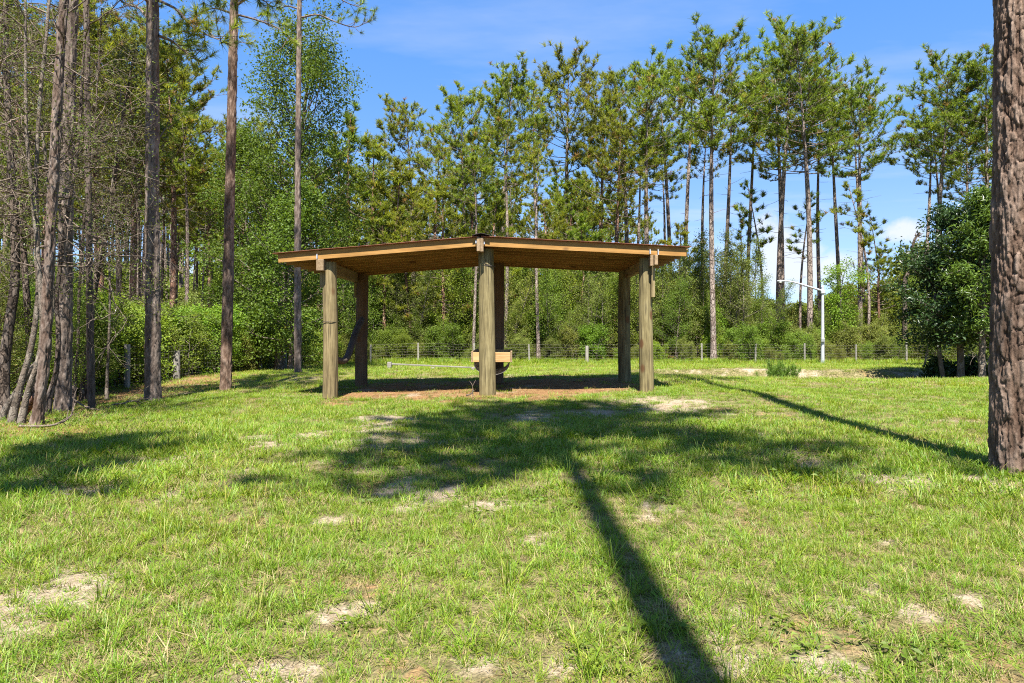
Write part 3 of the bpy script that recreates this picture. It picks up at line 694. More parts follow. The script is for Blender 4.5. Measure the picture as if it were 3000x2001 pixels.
# ------------------------------------------------------------------ the shelter
def terr_base(x, y): return gz(x, y)
shelter = thing('shelter', 'open timber shelter on six round posts with low red-brown metal roof', 'shelter', (-0.6, 16.0, 0.05))
def part(name, mb, mat, parent=shelter, smooth=False, label=None):
    o = link(name, mb.mesh(name, mat, smooth), parent)
    p = parent
    o.matrix_parent_inverse = Matrix.Identity(4)
    loc = Vector((0, 0, 0))
    while p is not None: loc += p.location; p = p.parent
    o.location = -loc
    if label: o['label'] = label
    return o
YF, YB = 14.05, 18.15                              # roof: front and rear edges
RX, RZ = -0.684, 3.41                              # ridge
LX, LZ = -5.04, 3.05                               # left eave
EX, EZ = 3.775, 3.185                              # right eave
def roof_z(x): return RZ + (x - RX) * ((LZ - RZ) / (LX - RX) if x < RX else (EZ - RZ) / (EX - RX))
def lumber(mb, a, b, w, h, rnd=.5, ch=0.004, hang=True):
    """a board from a to b (points on its top centre line), w thick, h deep"""
    a, b = Vector(a), Vector(b); d = (b - a); L = d.length; X = d.normalized()
    Yv = Vector((0, 0, 1)).cross(X)
    Yv = Yv.normalized() if Yv.length > 1e-3 else Vector((0, 1, 0)); Z = X.cross(Yv)
    Mx = Matrix((X, Yv, Z)).transposed().to_4x4(); Mx.translation = a
    mb.box((0, -w / 2, -h), (L, w / 2, 0), rnd, 0, Mx, ch)
RAFT = 0.184
rng = np.random.RandomState(9)
posts = [(-4.0, 14.32, .160, .3), (-0.553, 14.40, .178, 1.7), (2.955, 14.38, .150, 2.2), (-3.97, 17.3, .165, 4.0), (-0.36, 17.3, .150, 5.2), (2.985, 17.3, .165, 3.1)]
for i, (x, y, r, a) in enumerate(posts):
    z0, z1 = gz(x, y) - 0.35, roof_z(x) - RAFT - (0.05 if i % 3 != 1 else 0.02)
    n, k = 26, 24
    z = np.linspace(z0, z1, n); t = np.linspace(0, 1, n)
    th = np.arange(k) * 2 * math.pi / k
    TH, ZZ = np.meshgrid(th, z)
    rr = r * (1.03 - 0.09 * t[:, None]) * (1 + 0.022 * np.sin(2 * TH + a + ZZ * .4) + 0.014 * np.sin(3 * TH - a + ZZ * 1.3) + (fbm(TH * 1.5 + a * 3, ZZ * 0.9, 50 + i) - .5) * .09 * np.sin(TH / 2) ** .5)
    # checks: shallow splits along the grain
    rr = rr - 0.010 * np.exp(-((np.mod(TH - a * 2 + 0.15 * np.sin(ZZ * 2), 2 * math.pi) - 2.2) / .10) ** 2)
    cx = x + 0.02 * np.sin(a + t * 3)[:, None]; cy = y + 0.015 * np.cos(a + t * 2)[:, None]
    Vp = np.stack([cx + rr * np.cos(TH), cy + rr * np.sin(TH), ZZ], -1).reshape(-1, 3)
    ii = np.arange(n - 1)[:, None] * k; jj = np.arange(k)[None]; j2 = (jj + 1) % k
    mb = MB(); mb.add(Vp, np.stack([ii + jj, ii + j2, ii + k + j2, ii + k + jj], -1).reshape(-1, 4))
    mb.add(np.vstack([Vp[-k:], [[x, y, z1]]]), [[q, (q + 1) % k, k] for q in range(k)])
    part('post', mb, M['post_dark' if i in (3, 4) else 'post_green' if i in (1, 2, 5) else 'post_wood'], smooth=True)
# beams that carry the rafters: beside the outer posts and at the ridge
def beam(x0, x1, zt, h, y0, y1, mat='beam_wood', label=None):
    mb = MB(); mb.box((x0, y0, zt - h), (x1, y1, zt), .5, 0, None, .007); return part('beam', mb, M[mat], label=label)
zl, zr = roof_z(-4.1) - RAFT - .004, roof_z(3.06) - RAFT - .004
beam(-4.205, -4.045, zl, 0.245, 14.02, 17.75)
beam(2.975, 3.045, zr, 0.235, 14.05, 17.75)
beam(3.052, 3.125, zr - 0.004, 0.215, 13.98, 17.75)
mb = MB(); mb.box((RX - 0.072, 14.0, RZ - 0.30), (RX - 0.003, 18.1, RZ - .005), .5, 0, None, .006); part('ridge_beam', mb, M['beam_wood'])
mb = MB(); mb.box((RX + 0.003, 14.0, RZ - 0.31), (RX + 0.072, 18.1, RZ - .008), .5, 0, None, .006); part('ridge_beam', mb, M['beam_wood'])
# cleats under the beams, let into the outer posts
for x0, x1, zt, zb, y in ((3.02, 3.10, zr - .235, 2.13, 14.20), (3.03, 3.11, zr - .235, 2.1, 17.2), (-4.19, -4.10, zl - .25, 2.35, 14.28), (-4.17, -4.08, zl - .25, 2.3, 17.3)):
    mb = MB(); mb.box((x0, y - .05, zb), (x1, y + .09, zt), .5, 0, None, .006); part('cleat', mb, M['post_wood'])
# rafters: the first and the last of each side are the bright fascia boards
ny = 9
for side in (0, 1):
    for j in range(ny):
        y = YF + 0.02 + (YB - YF - 0.04) * j / (ny - 1)
        mb = MB()
        if side == 0: a, b = (LX + rng.normal() * .008, y, 0), (RX - .078, y, 0)
        else: a, b = (RX + .078, y, 0), (EX - 0.02 + rng.normal() * .008, y, 0)
        a = (a[0], y, roof_z(a[0])); b = (b[0], y, roof_z(b[0]))
        lumber(mb, a, b, 0.038, RAFT, rng.rand(), .003)
        part('fascia_board' if j in (0, ny - 1) else 'rafter', mb, M['rafter_wood' if j in (0, ny - 1) else 'under_wood'])
# purlins across the rafters, under the sheets
for side, xs in ((0, (-4.98, -4.2, -3.4, -2.6, -1.8, -1.0)), (1, (-0.35, 0.45, 1.25, 2.05, 2.85, 3.68))):
    for x in xs:
        mb = MB(); z = roof_z(x); mb.box((x - .045, YF + .005, z + .002), (x + .045, YB - .005, z + .021), rng.rand()); part('purlin', mb, M['under_wood'])
mb = MB(); lumber(mb, (3.4, YF + .62, roof_z(3.4) + .055), (3.93, YF + .62, roof_z(3.4) + .035), .09, .03, .5, .003); part('loose_batten', mb, M['box_wood'])
# ribbed roof sheets
def sheet(x0, x1, y0, y1, lift):
    ys, zs = [], []
    n = max(1, int(round((y1 - y0) / 0.225)))
    for q in range(n):
        a = y0 + (y1 - y0) * q / n; p = (y1 - y0) / n
        for u, h in ((0.0, 0), (0.40, 0), (0.46, .011), (0.56, .011), (0.62, 0)): ys.append(a + p * u); zs.append(h)
    ys.append(y1); zs.append(0)
    m = MB(); ys, zs = np.array(ys), np.array(zs); k = len(ys)
    nx = 9; V = []
    for layer in (0, -.004):
        for x in np.linspace(x0, x1, nx): V.append(np.stack([np.full(k, x), ys, roof_z(x) + .024 + lift + zs + layer + .003 * np.sin(x * 3 + ys)], 1))
    V = np.concatenate(V); N = nx * k; Q = []
    for i in range(nx - 1):
        for j in range(k - 1):
            a = i * k + j; Q += [[a, a + k, a + k + 1, a + 1], [N + a, N + a + 1, N + a + k + 1, N + a + k]]
    for j in range(k - 1):
        for i, fl in ((0, 0), (nx - 1, 1)):
            a = i * k + j; q = [a, a + 1, N + a + 1, N + a]; Q.append(q[::-1] if fl else q)
    for i in range(nx - 1):
        for j, fl in ((0, 1), (k - 1, 0)):
            a = i * k + j; q = [a, a + k, N + a + k, N + a]; Q.append(q if fl else q[::-1])
    m.add(V, Q); return m
for x0, x1 in ((LX - .10, RX - .02), (RX + .02, EX + .07)):
    for j in range(5):
        y0 = YF - .06 + (YB - YF + .1) * j / 5; y1 = YF - .06 + (YB - YF + .1) * (j + 1) / 5
        part('roof_sheet', sheet(x0, x1, y0, y1 + .04, .003 * (j % 2) + .006 * rng.rand()), M['roof_metal'])
# ridge cap: a bent dark strip
mb = MB()
for sx in (-1, 1):
    Mx = Matrix.Translation((RX + .02, 0, RZ + .085)) @ Matrix.Rotation(sx * R(13), 4, 'Y')
    mb.box((0 if sx > 0 else -.19, YF - .10, -.007), (.19 if sx > 0 else 0, YB + .06, .0), .5, 0, Mx)
part('ridge_cap', mb, M['ridge_metal'])
# galvanised straps that tie the rafter ends down
for x, y, zt, zb in ((-4.185, 14.015, zl + .15, zl - .03), (2.965, 14.015, zr + .16, zr - .02), (3.135, 14.0, zr + .16, zr - .04), (RX - .09, 14.02, RZ - .03, RZ - .17), (RX + .09, 14.02, RZ - .06, RZ - .19), (-4.185, 18.0, zl + .1, zl - .03)):
    mb = MB(); mb.box((x - .013, y - .003, zb + .04), (x + .013, y + .0, zt - .04)); mb.box((x - .013, y - .003, zt - .052), (x + .013, y + .05, zt - .048)); part('strap', mb, M['galv'])
for px, py, n, r in ((-4.0, 14.32, 1, .163), (-.553, 14.40, 2, .178)):
    zc = wz(741, 14.2) if px < -1 else wz(612, 14.2)
    for q in range(n):
        th = np.linspace(0, 2 * math.pi, 33); mb = MB()
        mb.tube(np.stack([px + (r + .006) * np.cos(th), py + (r + .006) * np.sin(th), zc + .035 * np.sin(th + 2.4 + q) + q * .02 + .02 * np.sin(th * 2)], 1), .006, 5, cap=False)
        part('wire_loop', mb, M['dark_wire'])

# hay trough slung between the two middle posts
tro = thing('feed_trough', 'bright board trough slung between the two middle posts with netting underneath', 'feed trough', (-.47, 15.8, .62))
def tpart(nm, mb, mat, smooth=False): return part(nm, mb, mat, tro, smooth)
zt, zb = .945, .70
y0, y1 = 14.60, 17.13
for sx in (-1, 1):
    cx = -.455
    mb = MB(); mb.box((cx + sx * .44 - .02, y0, zb), (cx + sx * .44 + .02, y1, zt), .5, 0, None, .004); tpart('side_board', mb, M['beam_wood'])
for y in (y0 + .02, y1 - .02):
    mb = MB(); mb.box((-.455 - .418, y - .02, zb + .005), (-.455 + .418, y + .02, zt - .02), .5, 0, None, .004); tpart('end_board', mb, M['box_wood'])
mb = MB(); mb.box((-.455 - .417, y0 + .042, zb + .01), (-.455 + .417, y1 - .042, zb + .03)); tpart('floor_board', mb, M['box_wood'])
mb = MB()
for yy in np.linspace(y0 + .1, y1 - .1, 26):
    th = np.linspace(0, math.pi, 13); mb.tube(np.stack([-.455 - .40 * np.cos(th), np.full(13, yy), zb + .012 - .30 * np.sin(th) ** .8], 1), .0045, 3, cap=False)
for q in range(11):
    th = math.pi * (q + .5) / 11; mb.tube([[-.455 - .40 * math.cos(th), y, zb + .012 - .30 * math.sin(th) ** .8] for y in np.linspace(y0 + .1, y1 - .1, 8)], .0045, 3, cap=False)
nt = tpart('netting', mb, M['wire']); nt['kind'] = 'stuff'

# bent dark log hung between the left posts
log = thing('bent_log', 'dark curved log propped between the two left posts of the shelter', 'log', (-3.95, 15.8, .8))
pts = catmull([(-3.96, 14.46, .84), (-3.90, 14.75, .73), (-3.90, 15.35, .74), (-3.93, 15.9, .98), (-3.94, 16.45, 1.36), (-3.93, 16.95, 1.62), (-3.92, 17.12, 1.72)], 26)
mb = MB(); mb.tube(pts, np.interp(np.linspace(0, 1, 26), [0, .2, .5, .85, 1], [.06, .075, .082, .082, .07]), 12); part('stem', mb, M['log_wood'], log, True)
mb = MB(); e = pts[-1]; dv = unit(pts[-1] - pts[-2]); mb.tube([e - dv * .002, e + dv * .045], [.064, .045], 12); part('cut_end', mb, M['cut_wood'], log, True)

# bleached rail lying in the grass behind the shelter
Yr = 27.0
xa, xb = wx(893, Yr), wx(1092, Yr + .6)
rail = thing('fallen_rail', 'bleached squared rail lying in the grass behind the shelter, short block at one end', 'fallen rail', (xa, Yr, gz(xa, Yr)))
mb = MB(); lumber(mb, (xa + .1, Yr, wz(834, Yr)), (xb, Yr + .6, wz(842.5, Yr + .6)), .09, .055, .5, .008); part('rail', mb, M['pale_wood'], rail)
mb = MB(); zq = gz(xa, Yr); mb.box((xa - .07, Yr - .08, zq - .05), (xa + .1, Yr + .08, wz(831, Yr)), .5, 0, None, .01); part('end_block', mb, M['pale_wood'], rail)
mb = MB(); xm = (xa + xb) / 2; mb.box((xm - .08, Yr + .22, gz(xm, Yr + .3) - .05), (xm + .08, Yr + .4, wz(843, Yr + .3)), .5, 0, None, .01); part('end_block', mb, M['old_wood'], rail)
mb = MB(); mb.box((xb - .2, Yr + .52, gz(xb, Yr + .6) - .05), (xb - .05, Yr + .68, wz(844, Yr + .6) + .02), .5, 0, None, .01); part('end_block', mb, M['old_wood'], rail)

# ------------------------------------------------------------------ street lamp
Yl = 39.0; xl = wx(1888, Yl); zl0 = gz(xl, Yl)
lamp = thing('street_lamp', 'slim white street lamp with one long arm beyond the wire fence', 'street lamp', (xl, Yl, zl0))
ztop = wz(658, Yl)
mb = MB(); n = 16; mb.tube(np.stack([np.full(n, xl), np.full(n, Yl), np.linspace(zl0 - .2, ztop, n)], 1), np.linspace(.112, .075, n), 16); part('pole', mb, M['lamp_paint'], lamp, True)
mb = MB(); mb.tube([(xl, Yl, ztop - .01), (xl, Yl, ztop + .05)], [.083, .04], 16); part('pole_cap', mb, M['lamp_paint'], lamp, True)
mb = MB(); a = np.array([xl, Yl, wz(668, Yl)]); e = np.array([wx(1800, Yl), Yl, wz(645, Yl)])
ap = catmull([a, a + (e - a) * [.33, 1, .40], a + (e - a) * [.66, 1, .78], e + [.35, 0, -.03], e], 20); mb.tube(ap, np.linspace(.065, .032, 20), 10); part('arm', mb, M['lamp_paint'], lamp, True)
mb = MB(); mb.box((xl - .13, Yl - .12, wz(674, Yl)), (xl + .11, Yl + .12, wz(666, Yl)), .5, 0, None, .015); part('arm_clamp', mb, M['lamp_paint'], lamp)
mb = MB()
for q, (w, h) in enumerate(((.05, .03), (.11, .05), (.13, .055), (.10, .045), (.03, .02))): pass
hp = [e + [.02, 0, 0], e + [-.08, 0, .0], e + [-.22, 0, .005], e + [-.36, 0, 0], e + [-.42, 0, -.005]]
mb.tube(hp, [.035, .055, .062, .048, .015], 10); part('lamp_head', mb, M['lamp_paint'], lamp, True)
mb = MB(); mb.tube([e + [-.09, 0, -.05], e + [-.22, 0, -.075], e + [-.34, 0, -.05]], [.02, .055, .02], 8); part('lens', mb, M['lens'], lamp, True)
mb = MB(); zbx = wz(780, Yl); mb.box((xl - .16, Yl - .19, zbx - .12), (xl + .05, Yl - .10, zbx + .10), .5, 0, None, .01); part('control_box', mb, M['galv'], lamp)
mb = MB(); mb.tube([(xl, Yl, zl0 - .15), (xl, Yl, zl0 + .06), (xl, Yl, zl0 + .09)], [.16, .16, .12], 16); part('foot', mb, M['lamp_paint'], lamp, True)

# ------------------------------------------------------------------ field fence: a run behind the clearing and a run down the left side
def fence(label, pts, tops, rs, loc):
    f = thing('wire_fence', label, 'fence', loc)
    P = []
    for (x, y), h, r in zip(pts, tops, rs):
        z = gz(x, y); P.append((x, y, z, h)); mb = MB(); lx, ly = rng.normal(size=2) * .025
        mb.tube([(x, y, z - .3), (x + lx * .5, y + ly * .5, z + h * .5), (x + lx, y + ly, z + h)], [r, r * .97, r * .93], 9); part('post', mb, M['fence_wood'], f, True)
    for q in range(7):
        hh = .12 + q * .165; mb = MB()
        w = []
        for (a, b) in zip(P[:-1], P[1:]):
            for u in np.linspace(0, 1, 7)[:-1]:
                w.append((a[0] + (b[0] - a[0]) * u, a[1] + (b[1] - a[1]) * u - .07, gz(a[0] + (b[0] - a[0]) * u, a[1] + (b[1] - a[1]) * u) + hh + .008 * math.sin(u * 9 + q)))
        mb.tube(w, .0026, 3, cap=False); part('wire', mb, M['wire'], f, True)
    mb = MB()
    for (a, b) in zip(P[:-1], P[1:]):
        n = max(2, int(math.hypot(b[0] - a[0], b[1] - a[1]) / .3))
        for u in np.arange(n) / n:
            x, y = a[0] + (b[0] - a[0]) * u, a[1] + (b[1] - a[1]) * u - .07; z = gz(x, y); mb.tube([(x, y, z + .1), (x, y, z + 1.12)], .0018, 3, cap=False)
    part('stay_wires', mb, M['wire'], f)['kind'] = 'stuff'
    return f
cols = [850, 960, 1088, 1215, 1347, 1480, 1611, 1734, 1847, 1965, 2081, 2200, 2320, 2440]
fy = lambda c: 40.0 + (0 if c > 900 else -(900 - c) * .010)
bp = [(wx(c, fy(c)), fy(c)) for c in cols]
fence('grey wire field fence running along behind the clearing and the street lamp', bp, [1.2 + rng.normal() * .05 for _ in bp], [.06 if c != 1347 else .11 for c in cols], (bp[3][0], 40, gz(bp[3][0], 40)))
lp = [(-12.2, 37.4), (-12.0, 34.6), (wx(596, 32), 32.0), (wx(405, 21.7), 21.7), (wx(290, 18), 18.0), (-10.4, 14.4)]
fence('grey wire fence sunk in leafy growth along the left wood', lp, [1.2, 1.25, 1.2, .95, 1.2, 1.15], [.08, .08, .10, .11, .085, .09], (-11.1, 21.7, gz(-11.1, 21.7)))

# ------------------------------------------------------------------ near trunks with modelled bark plates
def bark_mesh(name, mat, path, rad, nu, dv, cw, chh, amp, seed, flare=0.0):
    rs = np.random.RandomState(seed)
    path = np.asarray(path, float); seg = np.r_[0, np.cumsum(np.linalg.norm(np.diff(path, axis=0), axis=1))]
    n = int(seg[-1] / dv) + 2; s = np.linspace(0, seg[-1], n)
    dense = catmull(path, 200); dseg = np.r_[0, np.cumsum(np.linalg.norm(np.diff(dense, axis=0), axis=1))]; dseg *= seg[-1] / dseg[-1]
    p = np.stack([np.interp(s, dseg, dense[:, c]) for c in range(3)], 1)
    r = np.interp(s, seg, rad)
    nc = max(5, int(2 * math.pi * r[0] / cw))
    th = np.arange(nu) / nu
    U, S = np.meshgrid(th * nc, s / chh)
    # noise that closes on itself round the stem
    tt = np.broadcast_to(th[None], U.shape); wr = sstep(.85, 1, tt)
    def pn(fu, fs, sd, oc=3): return fbm(tt * nc * fu, S * fs, sd % 40, oc) * (1 - wr) + fbm((tt - 1) * nc * fu, S * fs, sd % 40, oc) * wr
    U0, S0 = U, S
    U = U0 + 1.1 * (pn(.5, .9, seed, 3) - .5); S = S0 + .9 * (pn(.9, .9, seed + 7, 3) - .5)
    ci, cj = np.floor(U).astype(int), np.floor(S).astype(int)
    jt = rs.rand(nc, 4096, 3)
    d1 = np.full(U.shape, 9.0); d2 = np.full(U.shape, 9.0); pl = np.zeros(U.shape)
    for a in (-1, 0, 1):
        for b in (-1, 0, 1):
            I, J = ci + a, cj + b
            q = jt[I % nc, J & 4095]
            d = np.hypot(I + q[..., 0] - U, (J + q[..., 1] - S))
            nw = d < d1
            d2 = np.where(nw, d1, np.minimum(d2, d)); pl = np.where(nw, q[..., 2], pl); d1 = np.where(nw, d, d1)
    gap = d2 - d1
    deep = sstep(.38, .62, pn(.8, .45, seed + 11, 3))
    crack = (1 - sstep(0.02, 0.15, gap)) * (.25 + .75 * deep)
    lay = pn(1.3, .9, seed + 17, 4) * 7; layer = (np.floor(lay) + sstep(.0, .22, lay - np.floor(lay))) / 7      # flakes in steps
    rid = np.abs(pn(1.7, .55, seed + 23, 4) - .5) * 2
    fz = pn(3.6, 2.6, seed + 29, 3) - .5
    S = S0
    disp = amp * (-1.1 * crack + 1.3 * (pl - .5) * .5 + 3.2 * (layer - .5) - .8 * (1 - sstep(0, .28, rid)) + .8 * fz)
    pl = np.clip(.45 * pl + 1.6 * (layer - .5) + .28, 0, 1)
    crack = np.clip(crack * .75 + .5 * (1 - sstep(0, .16, rid)), 0, 1)
    Rr = r[:, None] * (1 + 0.035 * np.sin(2 * math.pi * th * 2 + seed)[None] + .02 * np.sin(2 * math.pi * th * 3 + seed * 2 + s[:, None]))
    if flare: Rr = Rr * (1 + flare * np.exp(-s / 0.22)[:, None] * (1 + 0.5 * np.cos(2 * math.pi * th * 5 + seed)[None]))
    Rr = Rr + disp
    T = unit(np.gradient(p, axis=0)); A = unit(np.cross(T, np.broadcast_to([0, 1.0, 0], T.shape))); B = np.cross(T, A)
    ang = 2 * math.pi * th
    V = p[:, None] + Rr[..., None] * (A[:, None] * np.cos(ang)[None, :, None] + B[:, None] * np.sin(ang)[None, :, None])
    i = np.arange(n - 1)[:, None] * nu; j = np.arange(nu)[None]; j2 = (j + 1) % nu
    mb = MB(); mb.add(V, np.stack([i + j, i + j2, i + nu + j2, i + nu + j], -1).reshape(-1, 4))
    me = mb.mesh(name, mat)
    for nm, arr in (('plate', pl), ('crack', crack * .85)):
        at = me.attributes.new(nm, 'FLOAT', 'POINT'); at.data.foreach_set('value', arr.ravel().astype(np.float32))
    return me, p, r

def near_pine(label, base_px, base_py, path_px, Y, w_px, H, cb, Rad, nb, mat, cat='pine tree', nu=48, dv=.05, cw=.06, chh=.15, amp=.012, seed=1, branches=(), crown_leaf='needle', flare=.35, hi_to=None, name='pine_tree', lean_y=0.0, crown=True, azskip=None):
    """a pine whose lower trunk follows given picture columns at its own distance; the crown stands above the frame"""
    x0 = wx(base_px, Y); z0 = gz(x0, Y)
    t = thing(name, label, cat, (x0, Y, z0))
    pp = [(0, 0, -.3)] + [(wx(px, Y) - x0, lean_y * (wz(py, Y) - z0), wz(py, Y) - z0) for px, py in path_px]
    r0 = w_px / 2 * Y / F
    a, b = np.array(pp[-2]), np.array(pp[-1]); d = unit(b - a); top = b + d * 2.0
    pp = pp + [tuple(top)]
    zz = [q[2] for q in pp]
    rad = [r0 * (1 - 0.028 * max(z, 0)) for z in zz]
    me, p, r = bark_mesh('pine_trunk', mat, pp, rad, nu, dv, cw, chh, amp, seed, flare)
    link('trunk', me, t)
    rg = np.random.RandomState(seed + 500)
    up = [p[-1] - [0, 0, .3], p[-1] + (np.array([d[0] * .4, 0, 1]) * (H - p[-1][2]) * .5), np.array([p[-1][0] + d[0] * (H - p[-1][2]) * .45, p[-1][1], H])]
    up = catmull(up, 12); ur = np.interp(np.linspace(0, 1, 12), [0, .6, 1], [r[-1] * .98, r[-1] * .55, .03])
    L, C, T2 = MB(), MB(), MB()
    T2.tube(up, ur, 12); link('upper_trunk', T2.mesh('upper_trunk', M['pine_bark']), t)
    tp = np.vstack([p[::10], up]); tr = np.r_[r[::10], ur]
    o = np.argsort(tp[:, 2]); tp, tr = tp[o], tr[o]
    if crown: pine_crown(L, C, tp, tr, rg, H, cb, Rad, nb, 1.0, TUFT_FAR, stubs=0, dens=.8)
    for br in branches:                       # limbs that hang into the picture: columns, rows and a depth offset
        P, D, S = [], [], []; LB, CB = MB(), MB()
        q = np.array([(wx(px, Y + dy) - x0, dy, wz(py, Y + dy) - z0) for px, py, dy in br['pts']]); q = catmull(q, 16)
        LB.tube(q, np.linspace(br.get('r', .035), .008, 16), 6, .5, cap=False)
        for j in range(br.get('n', 16)):
            u = br.get('u0', .3) + (1 - br.get('u0', .3)) * (j + rg.rand()) / br.get('n', 16); m = u * 15; a = min(int(m), 14); b0 = q[a] + (q[a + 1] - q[a]) * (m - a); ax = unit(q[a + 1] - q[a])
            sp, sd = bend(b0, ax * .6 + rg.normal(size=3) * .65 + [0, 0, br.get('up', .1)], rg.uniform(.25, .75) * br.get('l', 1), 4, br.get('curl', .2), rg, .1)
            LB.tube(sp, np.linspace(.010, .005, len(sp)), 4, .5, cap=False)
            k = rg.rand()
            if k < br.get('dens', .9): P.append(sp[-1]); D.append(sd + [0, 0, .2]); S.append(rg.uniform(.7, 1.1) * br.get('ts', 1))
            if k < br.get('dens', .9) * .6: P.append(sp[2]); D.append(sd + rg.normal(size=3) * .5 + [0, 0, .2]); S.append(rg.uniform(.6, .9) * br.get('ts', 1))
        if br.get('tip', True): P.append(q[-1]); D.append(unit(q[-1] - q[-2]) + [0, 0, .2]); S.append(br.get('ts', 1))
        lo = link('limb', LB.mesh('limb', M['limb_bark']), t); add_tufts(CB, P, D, S, rg, TUFT_NEAR); link('needles', CB.mesh('needles', M[crown_leaf]), lo)
    if L.v: link('limbs', L.mesh('limbs', M['limb_bark']), t)
    if C.v: link('crown', C.mesh('crown', M[crown_leaf]), t)
    return t

near_pine('big pine trunk with flaking plated bark standing in the grass at the right edge', 2334, 1090, [(2336, 1090), (2336, 760), (2337, 400), (2339, 0), (2340, -300)], 6.3, 104, 27, .82, 2.6, 34,
          M['plate_bark'], nu=170, dv=.012, cw=.062, chh=.17, amp=.014, seed=4, flare=.26)
near_pine('leaning pine with reddish flaking bark among the curved trunks at the wood edge', 86, 976, [(84, 976), (104, 800), (110, 640), (122, 420), (133, 200), (146, 0), (152, -120)], 9.6, 22.5, 19, .7, 2.0, 22,
          M['plate_bark_red'], seed=11, amp=.012, flare=.75, dv=.035)
near_pine('dark thick pine trunk behind the reddish leaning one', 143, 939, [(144, 939), (148, 760), (150, 560), (156, 300), (164, 0), (167, -100)], 11.6, 31, 21, .7, 2.0, 22, M['plate_bark_grey'], seed=12, flare=.6, dv=.04)
near_pine('slim dark trunk rising straight beside the shaded wood floor', 211, 928, [(210, 928), (206, 740), (203, 520), (200, 200), (197, -60)], 12.4, 15, 16, .55, 1.8, 26, M['plate_bark_dark'], seed=13, cw=.05, amp=.007, flare=.35, dv=.05)
near_pine('tall thick pine trunk at the edge of the wood with drooping needle limbs', 350, 905, [(350, 905), (350, 700), (349, 400), (350, 100), (350, -140)], 14.2, 33, 23, .62, 2.6, 26, M['plate_bark_grey'], seed=14, flare=.35, dv=.045,
          branches=[dict(pts=[(366, 2, 0), (405, 22, -.3), (440, 60, -.5), (480, 82, -.7), (520, 98, -.8)], n=20, u0=.35, up=.1, ts=1.15), dict(pts=[(363, 82, 0), (395, 95, .3), (425, 120, .4), (462, 142, .5)], n=13, u0=.25, ts=1.0, dens=.8),
                    dict(pts=[(350, 60, 0), (320, 20, .4), (285, 8, .8), (255, -20, 1)], n=16), dict(pts=[(356, 330, 0), (376, 300, .3), (384, 290, .5)], n=5, r=.02), dict(pts=[(352, 350, 0), (330, 372, .4), (305, 410, .8)], n=8, dens=.3, r=.025),
                    dict(pts=[(345, 10, 0), (310, -20, -.5), (270, -10, -.9)], n=12), dict(pts=[(362, -60, 0), (430, -70, -.3), (500, -20, -.2), (550, -4, 0)], n=18, up=-.2)])
near_pine('tall slender pine trunk standing clear at the lawn edge', 517, 886, [(518, 886), (522, 700), (527, 450), (533, 200), (537, 0), (540, -150)], 16.7, 25, 23, .66, 2.3, 24, M['plate_bark'], seed=15, flare=.3, dv=.05,
          branches=[dict(pts=[(546, 34, 0), (590, 46, -.2), (640, 66, -.4), (676, 98, -.5)], n=10, u0=.15, dens=.45, up=.25, r=.03), dict(pts=[(530, 30, 0), (500, 20, .3), (470, 22, .6)], n=9, dens=.7),
                    dict(pts=[(545, 10, 0), (575, -8, .1), (600, -2, .2), (626, 18, .3)], n=14, ts=1.1, up=.2)])
near_pine('grey pine trunk rising in front of the leafy gum tree', 684, 700, [(683, 800), (683, 520), (684, 300), (687, 0), (688, -110)], 24.0, 17, 24, .66, 2.3, 26, M['plate_bark_grey'], seed=16, flare=.2, dv=.06, nu=36,
          branches=[dict(pts=[(692, 40, 0), (730, 34, -.2), (775, 52, -.4), (815, 62, -.4), (850, 46, -.3)], n=18, u0=.25, dens=.75, up=.55, ts=.9, r=.035, curl=.7), dict(pts=[(683, 20, 0), (660, 14, .2), (640, 20, .4)], n=8, up=.3), dict(pts=[(693, 0, 0), (740, -20, .2), (800, 8, .3), (838, 20, .3)], n=14, dens=.8, up=-.1)])
# trees behind the photographer, whose crowns and stems shade the lawn
def shade_pine(label, x, y, H, cb, Rad, nb, seed, r0=.12):
    rg = np.random.RandomState(seed); t = thing('pine_tree', label, 'pine tree', (x, y, gz(x, y)))
    tp, tr = trunk_line(H, r0, rg, .12); T, L, C = MB(), MB(), MB(); T.tube(catmull(tp, 24), np.interp(np.linspace(0, 1, 24), np.linspace(0, 1, len(tr)), tr), 10)
    pine_crown(L, C, tp, tr, rg, H, cb, Rad, nb, 1.15, TUFT_FAR, 4, .5, 1.15)
    for n, m, k in (('trunk', T, 'pine_bark'), ('limbs', L, 'limb_bark'), ('crown', C, 'needle')): link(n, m.mesh(n, M[k]), t)
shade_pine('pine behind the viewpoint that throws the long shadow over the lawn', 0.78, -2.5, 27, .66, 4.1, 92, 31, .15)
shade_pine('pine behind the viewpoint that shades the lawn by the left wood', -5.2, -3.6, 23.5, .73, 2.0, 46, 32, .12)

